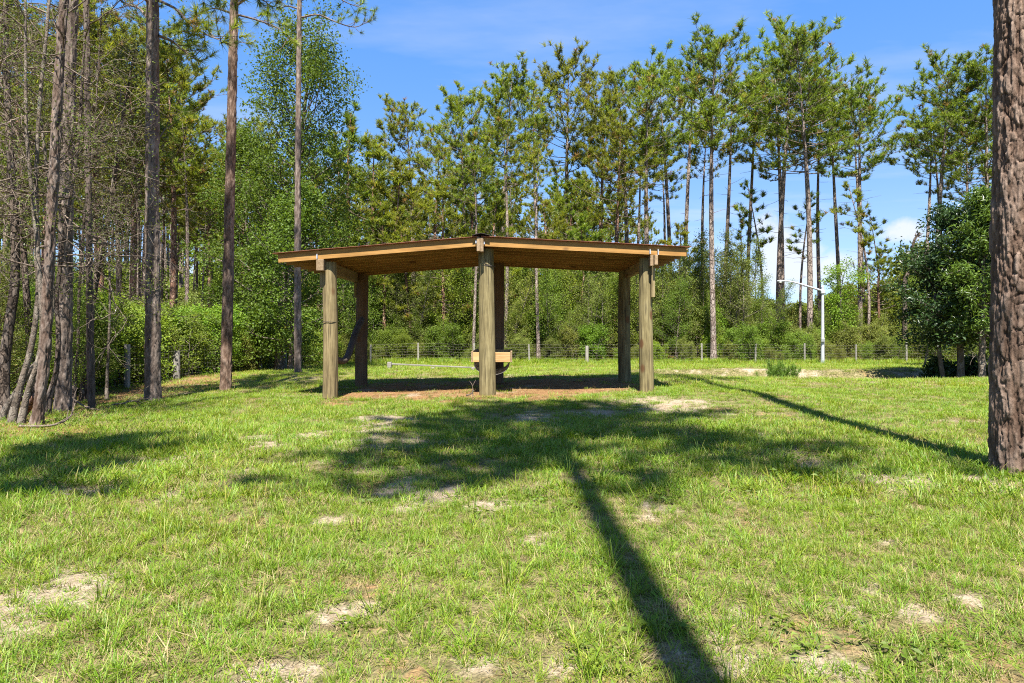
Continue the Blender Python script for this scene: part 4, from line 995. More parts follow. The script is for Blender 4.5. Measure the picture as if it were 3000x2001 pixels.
# ------------------------------------------------------------------ dead, tangled small trees at the left
def tangle(label, base, path, r0, seed, ntw, spread, leafy=0.0, bk='twig', zlo=2.2, name='tangled_tree', trunkmat='grey_bark', len_=1.5):
    rg = np.random.RandomState(seed); x, y = base; z = gz(x, y)
    t = thing(name, label, 'tree', (x, y, z))
    p = catmull([(0, 0, -.25)] + list(path), 40); T, W, C = MB(), MB(), MB()
    zz = p[:, 2]; T.tube(p, r0 * (1.25 * np.exp(-np.maximum(zz, 0) / .4) * .5 + 1 - .08 * np.maximum(zz, 0)).clip(.2, 3), 10)
    cl = []
    def grow(q, d, L, r, depth):
        n = 5; pts, de = bend(q, d, L, n, rg.uniform(-.5, .5), rg, .30)
        W.tube(pts, np.linspace(r, r * .45, n + 1), 4 if r > .008 else 3, rg.rand(), cap=False)
        if depth == 0: cl.append(pts[-1]); return
        for _ in range(rg.randint(3, 5)):
            m = rg.uniform(.25, 1) * n; a = min(int(m), n - 1); b0 = pts[a] + (pts[a + 1] - pts[a]) * (m - a)
            grow(b0, unit(pts[a + 1] - pts[a]) + rg.normal(size=3) * .75, L * rg.uniform(.42, .68), r * .55, depth - 1)
    for i in range(ntw):
        zi = rg.uniform(zlo, p[-1][2]); q = np.array([np.interp(zi, zz, p[:, c]) for c in range(3)])
        az = rg.rand() * 6.28; grow(q, [math.cos(az) * spread, math.sin(az) * spread, rg.uniform(-.35, .6)], rg.uniform(.6, 1.25) * len_, .014, 3)
    link('trunk', T.mesh('trunk', M[trunkmat]), t); link('twigs', W.mesh('twigs', M[bk]), t)
    if leafy:
        cl = np.array(cl); cl = cl[rg.rand(len(cl)) < leafy]
        leaf_cloud(C, cl, .2, 9, .042, rg); link('leaves', C.mesh('leaves', M['dry_leaf']), t)
    return t
def curve(Y, pts): x0 = wx(pts[0][0], Y); z0 = gz(x0, Y); return (x0, Y), [(wx(a, Y) - x0, .03 * i, wz(b, Y) - z0) for i, (a, b) in enumerate(pts)]
for lab, Y, pts, r0, sd, ntw, leafy in (
    ('curved grey tree bending up behind the reddish trunk with a bare twiggy top', 9.9, [(28, 962), (45, 880), (66, 790), (76, 690), (74, 600), (66, 430), (70, 240), (84, 60), (90, -60)], .045, 61, 15, .35),
    ('slim curved tree rooted beside the reddish trunk, bending to the left', 9.7, [(46, 984), (60, 900), (80, 830), (86, 760), (78, 640), (60, 480), (40, 300), (34, 120), (30, -50)], .038, 62, 14, .3),
    ('crooked dark tree swinging out behind the reddish trunk', 11.0, [(110, 925), (126, 850), (128, 760), (120, 690), (128, 600), (142, 480), (162, 330), (170, 160), (180, -30)], .042, 63, 13, .35),
    ('thick dark tree at the far left edge under a mat of dead twigs', 10.8, [(6, 912), (8, 820), (18, 720), (24, 650), (20, 500), (4, 300), (-6, 100), (-10, -60)], .085, 64, 16, .35),
    ('thin grey tree with a spray of bare twigs beside the slim dark trunk', 13.4, [(170, 900), (176, 800), (178, 650), (188, 480), (206, 320), (214, 160), (220, 10)], .035, 65, 12, .3),
    ('leaning dead stem crossing behind the curved trees', 10.4, [(8, 950), (40, 890), (70, 840), (92, 810), (108, 700), (104, 560), (90, 400), (70, 250)], .035, 66, 9, .15)):
    base, path = curve(Y, pts); tangle(lab, base, path, r0, sd, ntw, 1.0, leafy * 1.4, trunkmat='dark_bark' if 'dark' in lab else 'grey_bark')
base, path = curve(12.8, [(-60, 930), (-50, 700), (-40, 400), (-30, 100), (-20, -100)]); tangle('bare twiggy tree just past the left edge', base, path, .07, 67, 14, 1.0, .35)
base, path = curve(14.5, [(245, 880), (250, 700), (246, 500), (262, 330), (270, 200)]); tangle('small dead tree with long drooping twigs between the dark trunks', base, path, .03, 68, 9, 1.1, .12, zlo=2.6)
# long bare limb slanting down past the thick trunk
def stick(name, label, cat, pts, r, mat='twig', sub=0, seed=1, tip=.3):
    rg = np.random.RandomState(seed); p0 = pts[0]; t = thing(name, label, cat, tuple(p0)); q = catmull(np.array(pts) - np.array(p0), 16)
    mb = MB(); mb.tube(q, np.linspace(r, r * tip, 16), 7); link('stem', mb.mesh('stem', M[mat]), t)
    if sub:
        mb = MB()
        for j in range(sub):
            m = rg.uniform(.3, .95) * 15; a = int(m); sp, _ = bend(q[a], unit(q[a + 1] - q[a]) + rg.normal(size=3) * .6, rg.uniform(.2, .6), 4, 0, rg, .15); mb.tube(sp, np.linspace(r * .35, .004, 5), 4, cap=False)
        link('twigs', mb.mesh('twigs', M[mat]), t)
    return t
Yd = 13.6
def on(px, Y, up=.03): x = wx(px, Y); return (x, Y, gz(x, Y) + up)
# dead limb lodged between two trunks
stick('dead_limb', 'long bare limb lodged across the slim dark trunk and the thick trunk', 'dead limb', [(wx(205, 12.7), 12.55, wz(558, 12.7)), (wx(270, 13.2), 13.2, wz(566, 13.2)), (wx(330, 13.8), 13.7, wz(596, 13.8)), (wx(352, 14), 13.95, wz(630, 14)), (wx(400, 14.6), 14.5, wz(668, 14.6))], .02, sub=9, seed=3)
stick('fallen_branch', 'pale crooked branch lying in the grass by the foot of the reddish trunk', 'fallen branch', [on(45, 9.35), on(95, 9.2, .05), on(130, 9.3, .06), on(160, 9.6, .12), on(172, 9.9, .3)], .022, sub=4, seed=5)
stick('fallen_log', 'short barkless log propped against the reddish trunk', 'log', [on(46, 10.35, .05), on(62, 10.1, .2), on(82, 9.85, .42)], .06, 'pine_bark_red', seed=6, tip=.8)
stick('fallen_branch', 'thin fallen branch beside the foot of the slim dark trunk', 'fallen branch', [on(165, 12.2, .25), on(190, 12.0, .12), on(215, 11.9, .04), on(262, 12.2, .04)], .018, sub=5, seed=7)
stick('fallen_branch', 'twiggy fallen branch on the pine straw before the thick trunk', 'fallen branch', [on(258, 13.0), on(285, 12.8, .08), on(300, 12.9, .12), on(330, 13.1, .04)], .02, sub=10, seed=8)
stick('forked_twig', 'pale forked twig standing in the straw beside the middle front post', 'twig', [on(1085, 14.2, -.02), (wx(1084, 14.2), 14.2, wz(886, 14.2)), (wx(1077, 14.2), 14.2, wz(874, 14.2))], .012, seed=9)
mb = MB(); ft = [o for o in COL.objects if o.name == 'forked_twig'][0]; q0 = np.array(ft.location)
mb.tube(np.array([(wx(1084, 14.2), 14.2, wz(887, 14.2)), (wx(1092, 14.2), 14.2, wz(872, 14.2))]) - q0, [.009, .006], 5); link('twigs', mb.mesh('twigs', M['twig']), ft)
stick('dead_stick', 'short dark stick lying against the middle front post', 'stick', [on(1070, 14.0), on(1080, 14.05, .05), on(1088, 14.1, .14)], .02, 'log_wood', seed=10)

# ------------------------------------------------------------------ leafy trees built once each
def one_tree(name, label, cat, px, Y, leaf, bk, build):
    x = wx(px, Y); t = thing(name, label, cat, (x, Y, gz(x, Y))); T, C = MB(), MB(); build(T, C)
    link('trunk', T.mesh('trunk', M[bk]), t); link('crown', C.mesh('crown', M[leaf]), t); return t
def b_gum(T, C):
    rg = np.random.RandomState(301)
    broad(T, C, rg, (0, 0, 0), 15.7, 3.9, .20, .10, 84, 54, .13, .72, lambda u: (.55 + .45 * sstep(0, .2, u)) * (1 - .34 * sstep(.6, 1, u)), (1.0, .2), (0, 55), 4, .5, 5, .25)
one_tree('gum_tree', 'tall leafy gum tree rising over the left end of the shelter', 'tree', 640, 31, 'gum_leaf', 'grey_bark', b_gum)
def b_gum2(T, C):
    rg = np.random.RandomState(302)
    broad(T, C, rg, (0, 0, 0), 12.4, 2.7, .15, .08, 54, 46, .13, .66, dome, (-.5, .2), (0, 50), 4, .5, 5, .25)
one_tree('gum_tree', 'shorter leafy gum tree between the straight trunk and the tallest gum', 'tree', 575, 33, 'gum_leaf', 'grey_bark', b_gum2)
def b_gum3(T, C):
    rg = np.random.RandomState(303)
    broad(T, C, rg, (0, 0, 0), 7.6, 2.6, .10, .10, 40, 38, .13, .60, dome, (.5, -.3), (0, 45), 4, .4, 5, .3)
one_tree('gum_tree', 'low leafy gum tree hanging over the fence beside the left posts', 'tree', 665, 28.5, 'gum_leaf', 'grey_bark', b_gum3)
def b_mag(T, C):
    rg = np.random.RandomState(310)
    broad(T, C, rg, (0, 0, 0), 6.4, 2.0, .12, .27, 60, 20, .15, .38, lambda u: (.8 + .2 * sstep(0, .2, u)) * (1 - .55 * sstep(.4, 1, u)), (.1, .3), (-4, 45), 6, .35, 5, .2, dict(aspect=.45, up=.5))
    broad(T, C, rg, (-.45, .2, 0), 4.6, 1.4, .08, .36, 30, 18, .15, .36, bushy, (-.6, .2), (-6, 30), 5, .3, 4, .2, dict(aspect=.45, up=.5))
one_tree('magnolia_tree', 'dark glossy broadleaf tree drooping beside the big pine trunk', 'tree', 2205, 23.5, 'dark_leaf', 'grey_bark', b_mag)
def b_lau(T, C):
    rg = np.random.RandomState(311)
    broad(T, C, rg, (0, 0, 0), 6.8, 1.6, .11, .22, 50, 20, .17, .36, egg, (.3, .2), (0, 55), 6, .5, 5, .1, dict(aspect=.34, up=.3, long=1.1))
one_tree('bay_tree', 'narrow-leaved pale-stemmed tree between the glossy dark tree and the big pine trunk', 'tree', 2254, 22.3, 'bay_leaf', 'grey_bark', b_lau)
stick('dead_branch', 'bare pale branch arching beside the pale-stemmed tree', 'dead branch', [on(2253, 22.0, .25), (wx(2268, 22), 22, wz(828, 22)), (wx(2282, 22), 22, wz(810, 22)), (wx(2272, 22), 22, wz(776, 22)), (wx(2262, 22), 22, wz(766, 22))], .02, 'grey_bark', 5, 21)
stick('dead_branch', 'bare grey branch poking out left of the pale-stemmed tree', 'dead branch', [on(2250, 22.0, .5), (wx(2236, 22), 21.9, wz(816, 22)), (wx(2220, 22), 21.8, wz(806, 22))], .018, 'grey_bark', 4, 22)
def b_oak(T, C):
    rg = np.random.RandomState(340)
    for bx, h, lx in ((0, 9.6, -.4), (.9, 8.4, .7), (-1.5, 9.0, -.5)): broad(T, C, rg, (bx, .3 * bx, 0), h, 1.7, .075, .38, 34, 15, .065, .40, egg, (lx, .2), (0, 50), 6, .4, 4, .25)
one_tree('oak_tree', 'dark small-leaved oak rising behind the twiggy trees at the left edge', 'tree', 75, 14.2, 'oak_leaf', 'dark_bark', b_oak)
def b_low(T, C):
    rg = np.random.RandomState(312)
    for k in range(12): broad(T, C, rg, (rg.uniform(-.9, 1.5), rg.uniform(-.4, .4), 0), rg.uniform(.45, .95), .5, .014, .1, 9, 15, .13, .18, bushy, (rg.normal() * .2, 0), (0, 40), 2, .3, 3, .1, dict(aspect=.42))
one_tree('low_shrub', 'low dark glossy shrub spreading under the dark tree on the sandy bank', 'shrub', 2172, 24.2, 'dark_leaf', 'dark_bark', b_low)
# bright small tree behind the lamp
def b_br(T, C):
    rg = np.random.RandomState(313)
    broad(T, C, rg, (0, 0, 0), 6.2, 1.7, .07, .20, 34, 16, .13, .42, lambda u: .55 + .45 * sstep(.55, .85, u) - .3 * sstep(.9, 1, u), (.1, .1), (0, 30), 5, .3, 5, .2)
one_tree('small_tree', 'bright green small tree just behind the street lamp', 'tree', 1928, 44, 'bright_leaf', 'grey_bark', b_br)
# dead crooked snag
xs = wx(2076, 41.5)
stick('dead_snag', 'dark crooked dead tree bending over left of the glossy dark tree', 'dead tree', [(wx(2076, 41.5), 41.5, gz(xs, 41.5) - .2), (wx(2077, 41.5), 41.5, wz(690, 41.5)), (wx(2078, 41.5), 41.5, wz(640, 41.5)), (wx(2094, 41.5), 41.5, wz(612, 41.5)), (wx(2096, 41.5), 41.5, wz(560, 41.5)), (wx(2106, 41.5), 41.5, wz(540, 41.5)), (wx(2112, 41.5), 41.5, wz(535, 41.5))], .16, 'dark_bark', 12, 23)
# dog fennel bush
def fennel():
    rg = np.random.RandomState(320); x = wx(1793, 23.6); t = thing('fennel_bush', 'feathery bright green bush on the sandy ditch bank before the lamp', 'bush', (x, 23.6, gz(x, 23.6))); T, C = MB(), MB(); P, D, S = [], [], []
    for k in range(95):
        az = rg.rand() * 6.28; tl = R(rg.uniform(2, 68)); b = rg.normal(size=3) * [.30, .2, 0]; L = rg.uniform(.3, 1.05) * (1.1 - .35 * min(abs(b[0]) / .5, 1))
        pts, _ = bend(b, [math.sin(tl) * math.cos(az), math.sin(tl) * math.sin(az), math.cos(tl)], L, 5, .5, rg, .06); T.tube(pts, np.linspace(.008, .003, 6), 3, cap=False)
        for q in range(9): a = rg.randint(1, 5); P.append(pts[a] + (pts[a + 1] - pts[a]) * rg.rand()); D.append(pts[a + 1] - pts[a] + rg.normal(size=3) * .05); S.append(rg.uniform(.4, .75))
    add_tufts(C, P, D, S, rg, [tuft_template(16, .26, .018, 70, 90 + k) for k in range(3)])
    link('stems', T.mesh('stems', M['fennel_leaf']), t); link('fronds', C.mesh('fronds', M['fennel_leaf']), t)
fennel()
def palmetto(label, px, Y, n, seed, h=1.3):
    rg = np.random.RandomState(seed); x = wx(px, Y); t = thing('palmetto', label, 'palm shrub', (x, Y, gz(x, Y)))
    for k in range(n):
        mb = MB(); az = rg.rand() * 6.28; tl = R(rg.uniform(5, 60)); d = np.array([math.sin(tl) * math.cos(az), math.sin(tl) * math.sin(az), math.cos(tl)]); L = h * rg.uniform(.6, 1.0)
        tip = d * L + rg.normal(size=3) * [.15, .15, 0]; mb.tube([[0, 0, 0], d * L * .5 + [0, 0, .06], tip], [.012, .010, .008], 4, cap=False)
        sd = unit(np.cross(d, [0, 0, 1.0] + rg.normal(size=3) * .3)); 
        for j in range(19):
            a = R(-105 + 210 * j / 18); dd = unit(d * math.cos(a) + sd * math.sin(a) + [0, 0, .12]); l = .58 * (1 - .2 * abs(a) / 1.9); w = unit(np.cross(dd, np.cross(d, sd))) * .022
            p1 = tip + dd * l * .55; p2 = tip + dd * l - [0, 0, .05]
            mb.add([tip - w * .3, tip + w * .3, p1 + w, p1 - w, p2], [[0, 1, 2], [0, 2, 3], [3, 2, 4]], rg.rand())
        link('frond', mb.mesh('frond', M['palm_leaf']), t)
palmetto('fan-leaved palmetto growing along the fence beside the dark tree', 2150, 41.3, 16, 330, 1.7)
palmetto('smaller fan-leaved palmetto half hidden under the dark tree', 2215, 41.0, 10, 331, 1.2)

# ------------------------------------------------------------------ the pines beyond the fence
rr_ = random.Random(12)
GP = 'pines standing beyond the back fence'
LK = {'A': 'round-crowned tall pine', 'B': 'open-crowned olive pine', 'C': 'slender small-crowned pine', 'D': 'deep-crowned bushy pine', 'E': 'thin-crowned stubby pine',
      'G': 'flat-topped tall pine', 'H': 'long-crowned olive pine', 'Y': 'young bushy pine', 'Z': 'young olive pine', 'S': 'spindly pine sapling'}
for px, top, Y, w, k in (
    (1152, 138, 50, 132, 'D'), (1296, 120, 54, 150, 'B'), (1240, 160, 58, 110, 'E'), (1372, 205, 56, 105, 'H'), (1490, 120, 52, 150, 'A'), (1436, 150, 58, 100, 'B'), (1570, 92, 55, 105, 'C'), (1540, 150, 60, 90, 'E'),
    (1638, 60, 40.6, 150, 'A'), (1086, 330, 41.0, 70, 'C'), (1236, 300, 41.3, 70, 'E'), (1160, 240, 42.5, 80, 'C'), (1660, 150, 56, 120, 'E'), (1786, 72, 52, 110, 'G'), (1795, 130, 55, 100, 'B'), (1858, 62, 47, 150, 'D'), (1884, 190, 56, 90, 'C'), (1930, 165, 53, 85, 'C'), (1974, 172, 50, 120, 'A'), (1984, 210, 56, 90, 'E'),
    (2118, 225, 57, 110, 'C'), (2146, 142, 49, 155, 'G'), (2160, 250, 58, 90, 'E'), (2262, 122, 47, 130, 'D'), (2225, 230, 56, 110, 'B'), (2385, 150, 52, 140, 'A'),
    (945, 228, 50, 115, 'B'), (1064, 206, 46, 128, 'D'), (1000, 300, 55, 95, 'H'), (1095, 290, 57, 90, 'E'), (1410, 232, 50, 95, 'H'), (1455, 270, 61, 80, 'C'), (1615, 240, 61, 80, 'C'), (1712, 150, 60, 90, 'C'), (1522, 300, 63, 60, 'C'), (1748, 400, 52, 95, 'S'), (1838, 420, 50, 46, 'S'), (1990, 395, 47, 85, 'S'), (2020, 470, 53, 50, 'S'), (1700, 470, 60, 60, 'S')):
    H = wz(top, Y) - gz(wx(px, Y), Y)
    place('pine_tree', PINES[k], px, Y, H, LK[k], 'pine tree', GP, w, rr_)
for px, top, Y, w, k in (   # younger, lower pines that fill the middle
    (822, 232, 47, 95, 'Y'), (858, 300, 46, 100, 'Z'), (776, 320, 49, 100, 'Y'), (905, 350, 45, 100, 'Z'), (1020, 400, 43, 110, 'Z'), (1075, 330, 48, 110, 'Y'), (1115, 420, 44, 95, 'Z'), (1262, 430, 46, 90, 'Z'),
    (1330, 470, 45, 80, 'Y'), (1300, 400, 52, 90, 'Y'), (735, 400, 46, 100, 'Z'), (2025, 556, 50, 90, 'Y'), (1940, 640, 64, 80, 'Z'), (2066, 620, 56, 70, 'Y'), (880, 440, 43, 100, 'Y'), (940, 470, 43, 90, 'Z'), (1560, 500, 54, 60, 'Z')):
    H = wz(top, Y) - gz(wx(px, Y), Y)
    place('pine_tree', PINES[k], px, Y, H, LK[k], 'pine tree', GP, w, rr_)
# pines of the left wood
GL = 'pines of the left wood'
for px, top, Y, w, k in ((300, 15, 35, 170, 'H'), (235, -30, 32, 170, 'H'), (392, 66, 36, 140, 'H'), (150, -40, 30, 170, 'B'), (60, -40, 29, 180, 'H'), (330, 140, 43, 130, 'D'), (205, 60, 41, 140, 'D'), (100, 20, 39, 150, 'H'), (10, 30, 36, 150, 'D'), (270, 190, 47, 100, 'B'), (360, 20, 46, 120, 'A'),
                         (425, 252, 36, 85, 'E'), (478, 318, 44, 95, 'H'), (510, 330, 48, 90, 'D'), (450, 400, 52, 90, 'A'), (560, 300, 44, 100, 'H'), (600, 260, 50, 90, 'B'), (404, 380, 50, 80, 'C'), (352, 210, 46, 110, 'B'), (700, 330, 52, 90, 'D')):
    H = wz(top, Y) - gz(wx(px, Y), Y)
    place('pine_tree', PINES[k], px, Y, H, LK[k], 'pine tree', GL, w, rr_)
for i in range(34):
    px = -40 + i * 18.5 + rr_.uniform(-6, 6); Y = rr_.uniform(38, 66); top = rr_.uniform(180, 300) if px < 410 else rr_.uniform(330, 420)
    k = rr_.choice('ACEGBC'); H = wz(top, Y) - gz(wx(px, Y), Y)
    place('pine_tree', PINES[k], px, Y, H, LK[k] + ' in the far wood', 'pine tree', GL, None, rr_)

# ------------------------------------------------------------------ understory: small trees, then shrubs
GS, GB, GV = 'small trees in the thicket beyond the back fence', 'shrubs in the thicket beyond the back fence', 'leafy shrubs along the left fence'
SL = {'airy': 'airy olive small tree', 'airy_b': 'loose green small tree', 'round': 'round-crowned small tree', 'gum': 'pointed leafy young gum tree'}
for px, top, Y, k in ((735, 560, 42.5, 'gum'), (790, 520, 44, 'round'), (845, 560, 43, 'airy_b'), (900, 540, 45, 'round'), (955, 575, 43, 'airy'), (1000, 540, 46, 'airy_b'), (1050, 570, 43, 'round'), (1105, 545, 45, 'airy_b'), (1160, 580, 43, 'airy'), (1210, 560, 45, 'round'), (1255, 580, 43, 'airy_b'),
                      (1300, 570, 44, 'round'), (1345, 590, 43, 'airy'), (1400, 560, 45, 'airy_b'), (1440, 600, 43, 'round'), (1480, 560, 44, 'airy'), (1520, 540, 43, 'airy'), (1558, 515, 44, 'airy'), (1595, 528, 45, 'airy_b'), (1630, 520, 46, 'airy'), (1668, 545, 43.5, 'airy'), (1700, 525, 45, 'airy'), (1735, 620, 44, 'airy_b'), (1768, 690, 46, 'airy'),
                      (1550, 640, 42.3, 'round'), (1640, 650, 42.3, 'airy_b'), (1900, 690, 50, 'round'), (1965, 700, 46, 'airy_b'), (2030, 690, 50, 'round'), (2095, 640, 48, 'round'), (2150, 600, 50, 'airy_b'), (2230, 580, 46, 'round'), (2300, 560, 46, 'airy'), (2380, 560, 44, 'round'), (2125, 600, 33, 'airy_b'), (2200, 540, 34, 'round'), (2275, 500, 33, 'airy_b'), (1180, 690, 42.2, 'round'), (960, 700, 42.0, 'airy_b'), (1310, 690, 42.0, 'airy')):
    H = wz(top, Y) - gz(wx(px, Y), Y); place('small_tree', SMALL[k], px, Y, H, SL[k], 'small tree', GS, None, rr_)
BL = {'bright': 'bright leafy shrub', 'bright_b': 'dense green shrub', 'olive': 'fine-leaved olive shrub', 'olive_b': 'loose yellowish shrub'}
for row, (Y0, h0, h1, st) in enumerate(((40.9, .8, 2.5, 31), (43.6, 2.4, 3.8, 44))):
    px = 690 + row * 12
    while px < 2480:
        if row == 0 and rr_.random() < .3: px += st * .9; continue
        k = rr_.choice(['olive', 'olive_b', 'bright_b', 'olive', 'bright_b', 'bright'] if px > 1500 else ['bright_b', 'bright', 'olive', 'bright_b', 'olive_b'])
        H = rr_.uniform(h0, h1) * (.82 if 1770 < px < 2080 else 1); place('shrub', BUSH[k], px, Y0 + rr_.uniform(-.3, 1.2), H, BL[k] + (' beyond the fence' if row == 0 else ' in the thicket'), 'shrub', GB, None, rr_)
        px += st * rr_.uniform(.8, 1.25)
for i in range(30):    # along the left fence, just beyond its wires
    Y = 15.5 + i * .86; xf = np.interp(Y, [14.4, 18, 21.7, 25.2, 28.6, 32, 37.4, 41], [-10.4, -10.6, -11.1, -11.5, -11.9, -12.3, -12.3, -12.3]); x = xf - rr_.uniform(.7, 1.2)
    k = rr_.choice(['bright', 'bright', 'bright_b', 'bright_b', 'olive']); place('shrub', BUSH[k], CX + F * x / Y, Y, rr_.uniform(1.9, 2.9), BL[k] + ' along the left fence', 'shrub', GV, None, rr_)
for i in range(20):
    Y = 17 + i * 1.35; x = -13.6 - rr_.uniform(0, 1.8); k = rr_.choice(['bright', 'bright_b', 'bright_b', 'olive', 'bright'])
    place('shrub', BUSH[k], CX + F * x / Y, Y, rr_.uniform(2.3, 3.3), BL[k] + ' behind the left fence', 'shrub', GV, None, rr_)
for px, top, Y, k in ((120, 590, 24, 'round'), (30, 560, 22, 'airy'), (430, 655, 28.5, 'airy'), (560, 560, 36, 'airy_b'), (60, 480, 17.5, 'airy'), (30, 540, 13.2, 'airy'), (128, 560, 13.6, 'airy_b'), (180, 640, 15.5, 'airy'), (495, 610, 40, 'round'), (600, 600, 38, 'round')):
    H = wz(top, Y) - gz(wx(px, Y), Y); place('small_tree', SMALL[k], px, Y, H, SL[k] + ' in the left wood', 'small tree', GL.replace('pines', 'small trees'), None, rr_)
settle_labels()

# ------------------------------------------------------------------ far woods: one mass behind everything
def scatter(name, P, rot, scl, idx, templates, kind='stuff'):
    """one object whose points carry instances of the templates"""
    hid = bpy.data.collections.new(name + '_kinds')
    for i, me in enumerate(templates):
        o = bpy.data.objects.new(f'{name}_kind_{chr(97 + i)}', me); hid.objects.link(o)
    me = bpy.data.meshes.new(name); me.vertices.add(len(P)); me.vertices.foreach_set('co', np.asarray(P, np.float32).ravel())
    for nm, tp, dat in (('rot', 'FLOAT_VECTOR', rot), ('scl', 'FLOAT', scl), ('idx', 'INT', idx)):
        a = me.attributes.new(nm, tp, 'POINT'); a.data.foreach_set('vector' if tp == 'FLOAT_VECTOR' else 'value', np.asarray(dat, np.int32 if tp == 'INT' else np.float32).ravel())
    o = link(name, me); o['kind'] = kind
    ng = bpy.data.node_groups.new(name, 'GeometryNodeTree'); ng.interface.new_socket('Geometry', in_out='INPUT', socket_type='NodeSocketGeometry'); ng.interface.new_socket('Geometry', in_out='OUTPUT', socket_type='NodeSocketGeometry')
    N, L = ng.nodes, ng.links
    gi, go = N.new('NodeGroupInput'), N.new('NodeGroupOutput'); ip = N.new('GeometryNodeInstanceOnPoints'); ci = N.new('GeometryNodeCollectionInfo')
    ci.inputs['Collection'].default_value = hid; ci.inputs['Separate Children'].default_value = True; ci.inputs['Reset Children'].default_value = True
    def na(nm, tp):
        x = N.new('GeometryNodeInputNamedAttribute'); x.data_type = tp; x.inputs['Name'].default_value = nm; return x.outputs['Attribute']
    e2r = N.new('FunctionNodeEulerToRotation'); L.new(na('rot', 'FLOAT_VECTOR'), e2r.inputs[0])
    L.new(gi.outputs[0], ip.inputs['Points']); L.new(ci.outputs[0], ip.inputs['Instance']); ip.inputs['Pick Instance'].default_value = True
    L.new(na('idx', 'INT'), ip.inputs['Instance Index']); L.new(e2r.outputs[0], ip.inputs['Rotation']); L.new(na('scl', 'FLOAT'), ip.inputs['Scale']); L.new(ip.outputs[0], go.inputs[0])
    md = o.modifiers.new('scatter', 'NODES'); md.node_group = ng
    return o
def far_tree(seed, kind):
    rg = np.random.RandomState(seed); mb = MB(); L, C = MB(), MB()
    if kind == 'pine':
        tp, tr = trunk_line(20, .17, rg, .3, 8); L.tube(tp, tr, 6); pine_crown(L, C, tp, tr, rg, 20, .58, 2.9, 26, 1.5, [tuft_template(9, .34, .09, 80, 70 + seed)], 4, .45, .6, 3)
    else:
        for k in range(3): broad(L, C, rg, (rg.normal() * .6, rg.normal() * .6, 0), rg.uniform(4.2, 6), 1.5, .05, .08, 14, 14, .21, .5, bushy, (rg.normal() * .5, 0), (5, 50), 3, .4, 3)
    off = 0
    for src, m in ((L, 0), (C, 1)):
        for v in src.v: mb.v.append(v)
        for q, r in zip(src.q, src.qr): mb.q.append(q + off); mb.qr.append(r); mb.qm.append(np.full(len(q), m))
        for q, r in zip(src.t, src.tr): mb.t.append(q + off); mb.tr.append(r); mb.tm.append(np.full(len(q), m))
        off += src.n
    mb.n = off
    return mb.mesh('far_tree', [M['pine_bark' if kind == 'pine' else 'grey_bark'], M[('needle', 'needle_olive')[seed % 2] if kind == 'pine' else ('mid_leaf', 'olive_leaf')[seed % 2]]])
far_m = [far_tree(1, 'pine'), far_tree(2, 'pine'), far_tree(3, 'bush'), far_tree(4, 'bush'), far_tree(5, 'bush')]
rg = np.random.RandomState(55); P, Ro, Sc, Ix = [], [], [], []
for i in range(620):
    Y = rg.uniform(50, 130); u = rg.uniform(-1.15, 1.15); x = u * Y; px = CX + F * u
    z = gz(x, Y); right = px > 1560
    if right:
        top = rg.uniform(690, 730) if 1700 < px < 1920 else rg.uniform(650, 710) if px < 2060 else rg.uniform(560, 700)
    else: top = rg.uniform(600, 720)
    H = (HY - top) * Y / F + EYE - z
    P.append((x, Y, z)); Ro.append((0, 0, rg.rand() * 6.28)); Sc.append(max(.45, H / 5.6)); Ix.append(2 + rg.randint(3))
for i in range(170):
    Y = rg.uniform(66, 125); u = rg.uniform(-1.2, .22); x = u * Y; z = gz(x, Y); px = CX + F * u
    top = rg.uniform(300, 450) if px < 400 else rg.uniform(400, 520)
    H = (HY - top) * Y / F + EYE - z
    P.append((x, Y, z)); Ro.append((0, 0, rg.rand() * 6.28)); Sc.append(H / 20); Ix.append(rg.randint(2))
# the woods go on round the sides of the clearing, out of the frame
for i in range(150):
    a = rg.uniform(R(42), R(318)); d = rg.uniform(34, 75); x, Y = d * math.sin(a), d * math.cos(a)
    if Y > 0 and abs(x) < Y * 1.0: continue
    P.append((x, Y, gz(x, Y))); Ro.append((0, 0, rg.rand() * 6.28)); Sc.append(rg.uniform(.8, 1.2)); Ix.append(rg.randint(5))
scatter('distant_woods', P, Ro, Sc, Ix, far_m)

# ------------------------------------------------------------------ grass
def clump(seed, n, rad, l0, l1, w, segs, mat, splay=(10, 60), lay=False):
    rg = np.random.RandomState(seed); mb = MB()
    for k in range(n):
        az = rg.rand() * 6.28; rr = rad * math.sqrt(rg.rand()); b = np.array([rr * math.cos(az), rr * math.sin(az), -.006])
        az2 = az + rg.normal() * .9; L = rg.uniform(l0, l1); t0 = R(rg.uniform(*splay)) ; cur = rg.uniform(.3, 1.1) if not lay else rg.uniform(-.1, .25)
        h = np.array([math.cos(az2), math.sin(az2), 0]); sd = np.array([-h[1], h[0], 0]); p = b.copy(); V = []; ww = w * rg.uniform(.7, 1.25)
        for s in range(segs):
            wv = ww * (1 - (s / segs) ** 1.5 * .6) * .5; V += [p - sd * wv, p + sd * wv]
            a = t0 + cur * (s + .5) / segs; p = p + (h * math.sin(a) + np.array([0, 0, math.cos(a)])) * L / segs
        V.append(p); i = np.arange(segs - 1)[:, None] * 2
        T = np.concatenate([np.concatenate([i + [0, 1, 3], i + [0, 3, 2]], 1).reshape(-1, 3), [[2 * segs - 2, 2 * segs - 1, 2 * segs]]])
        mb.add(V, T.astype(int), rg.rand())
    return mb.mesh('clump', M[mat])
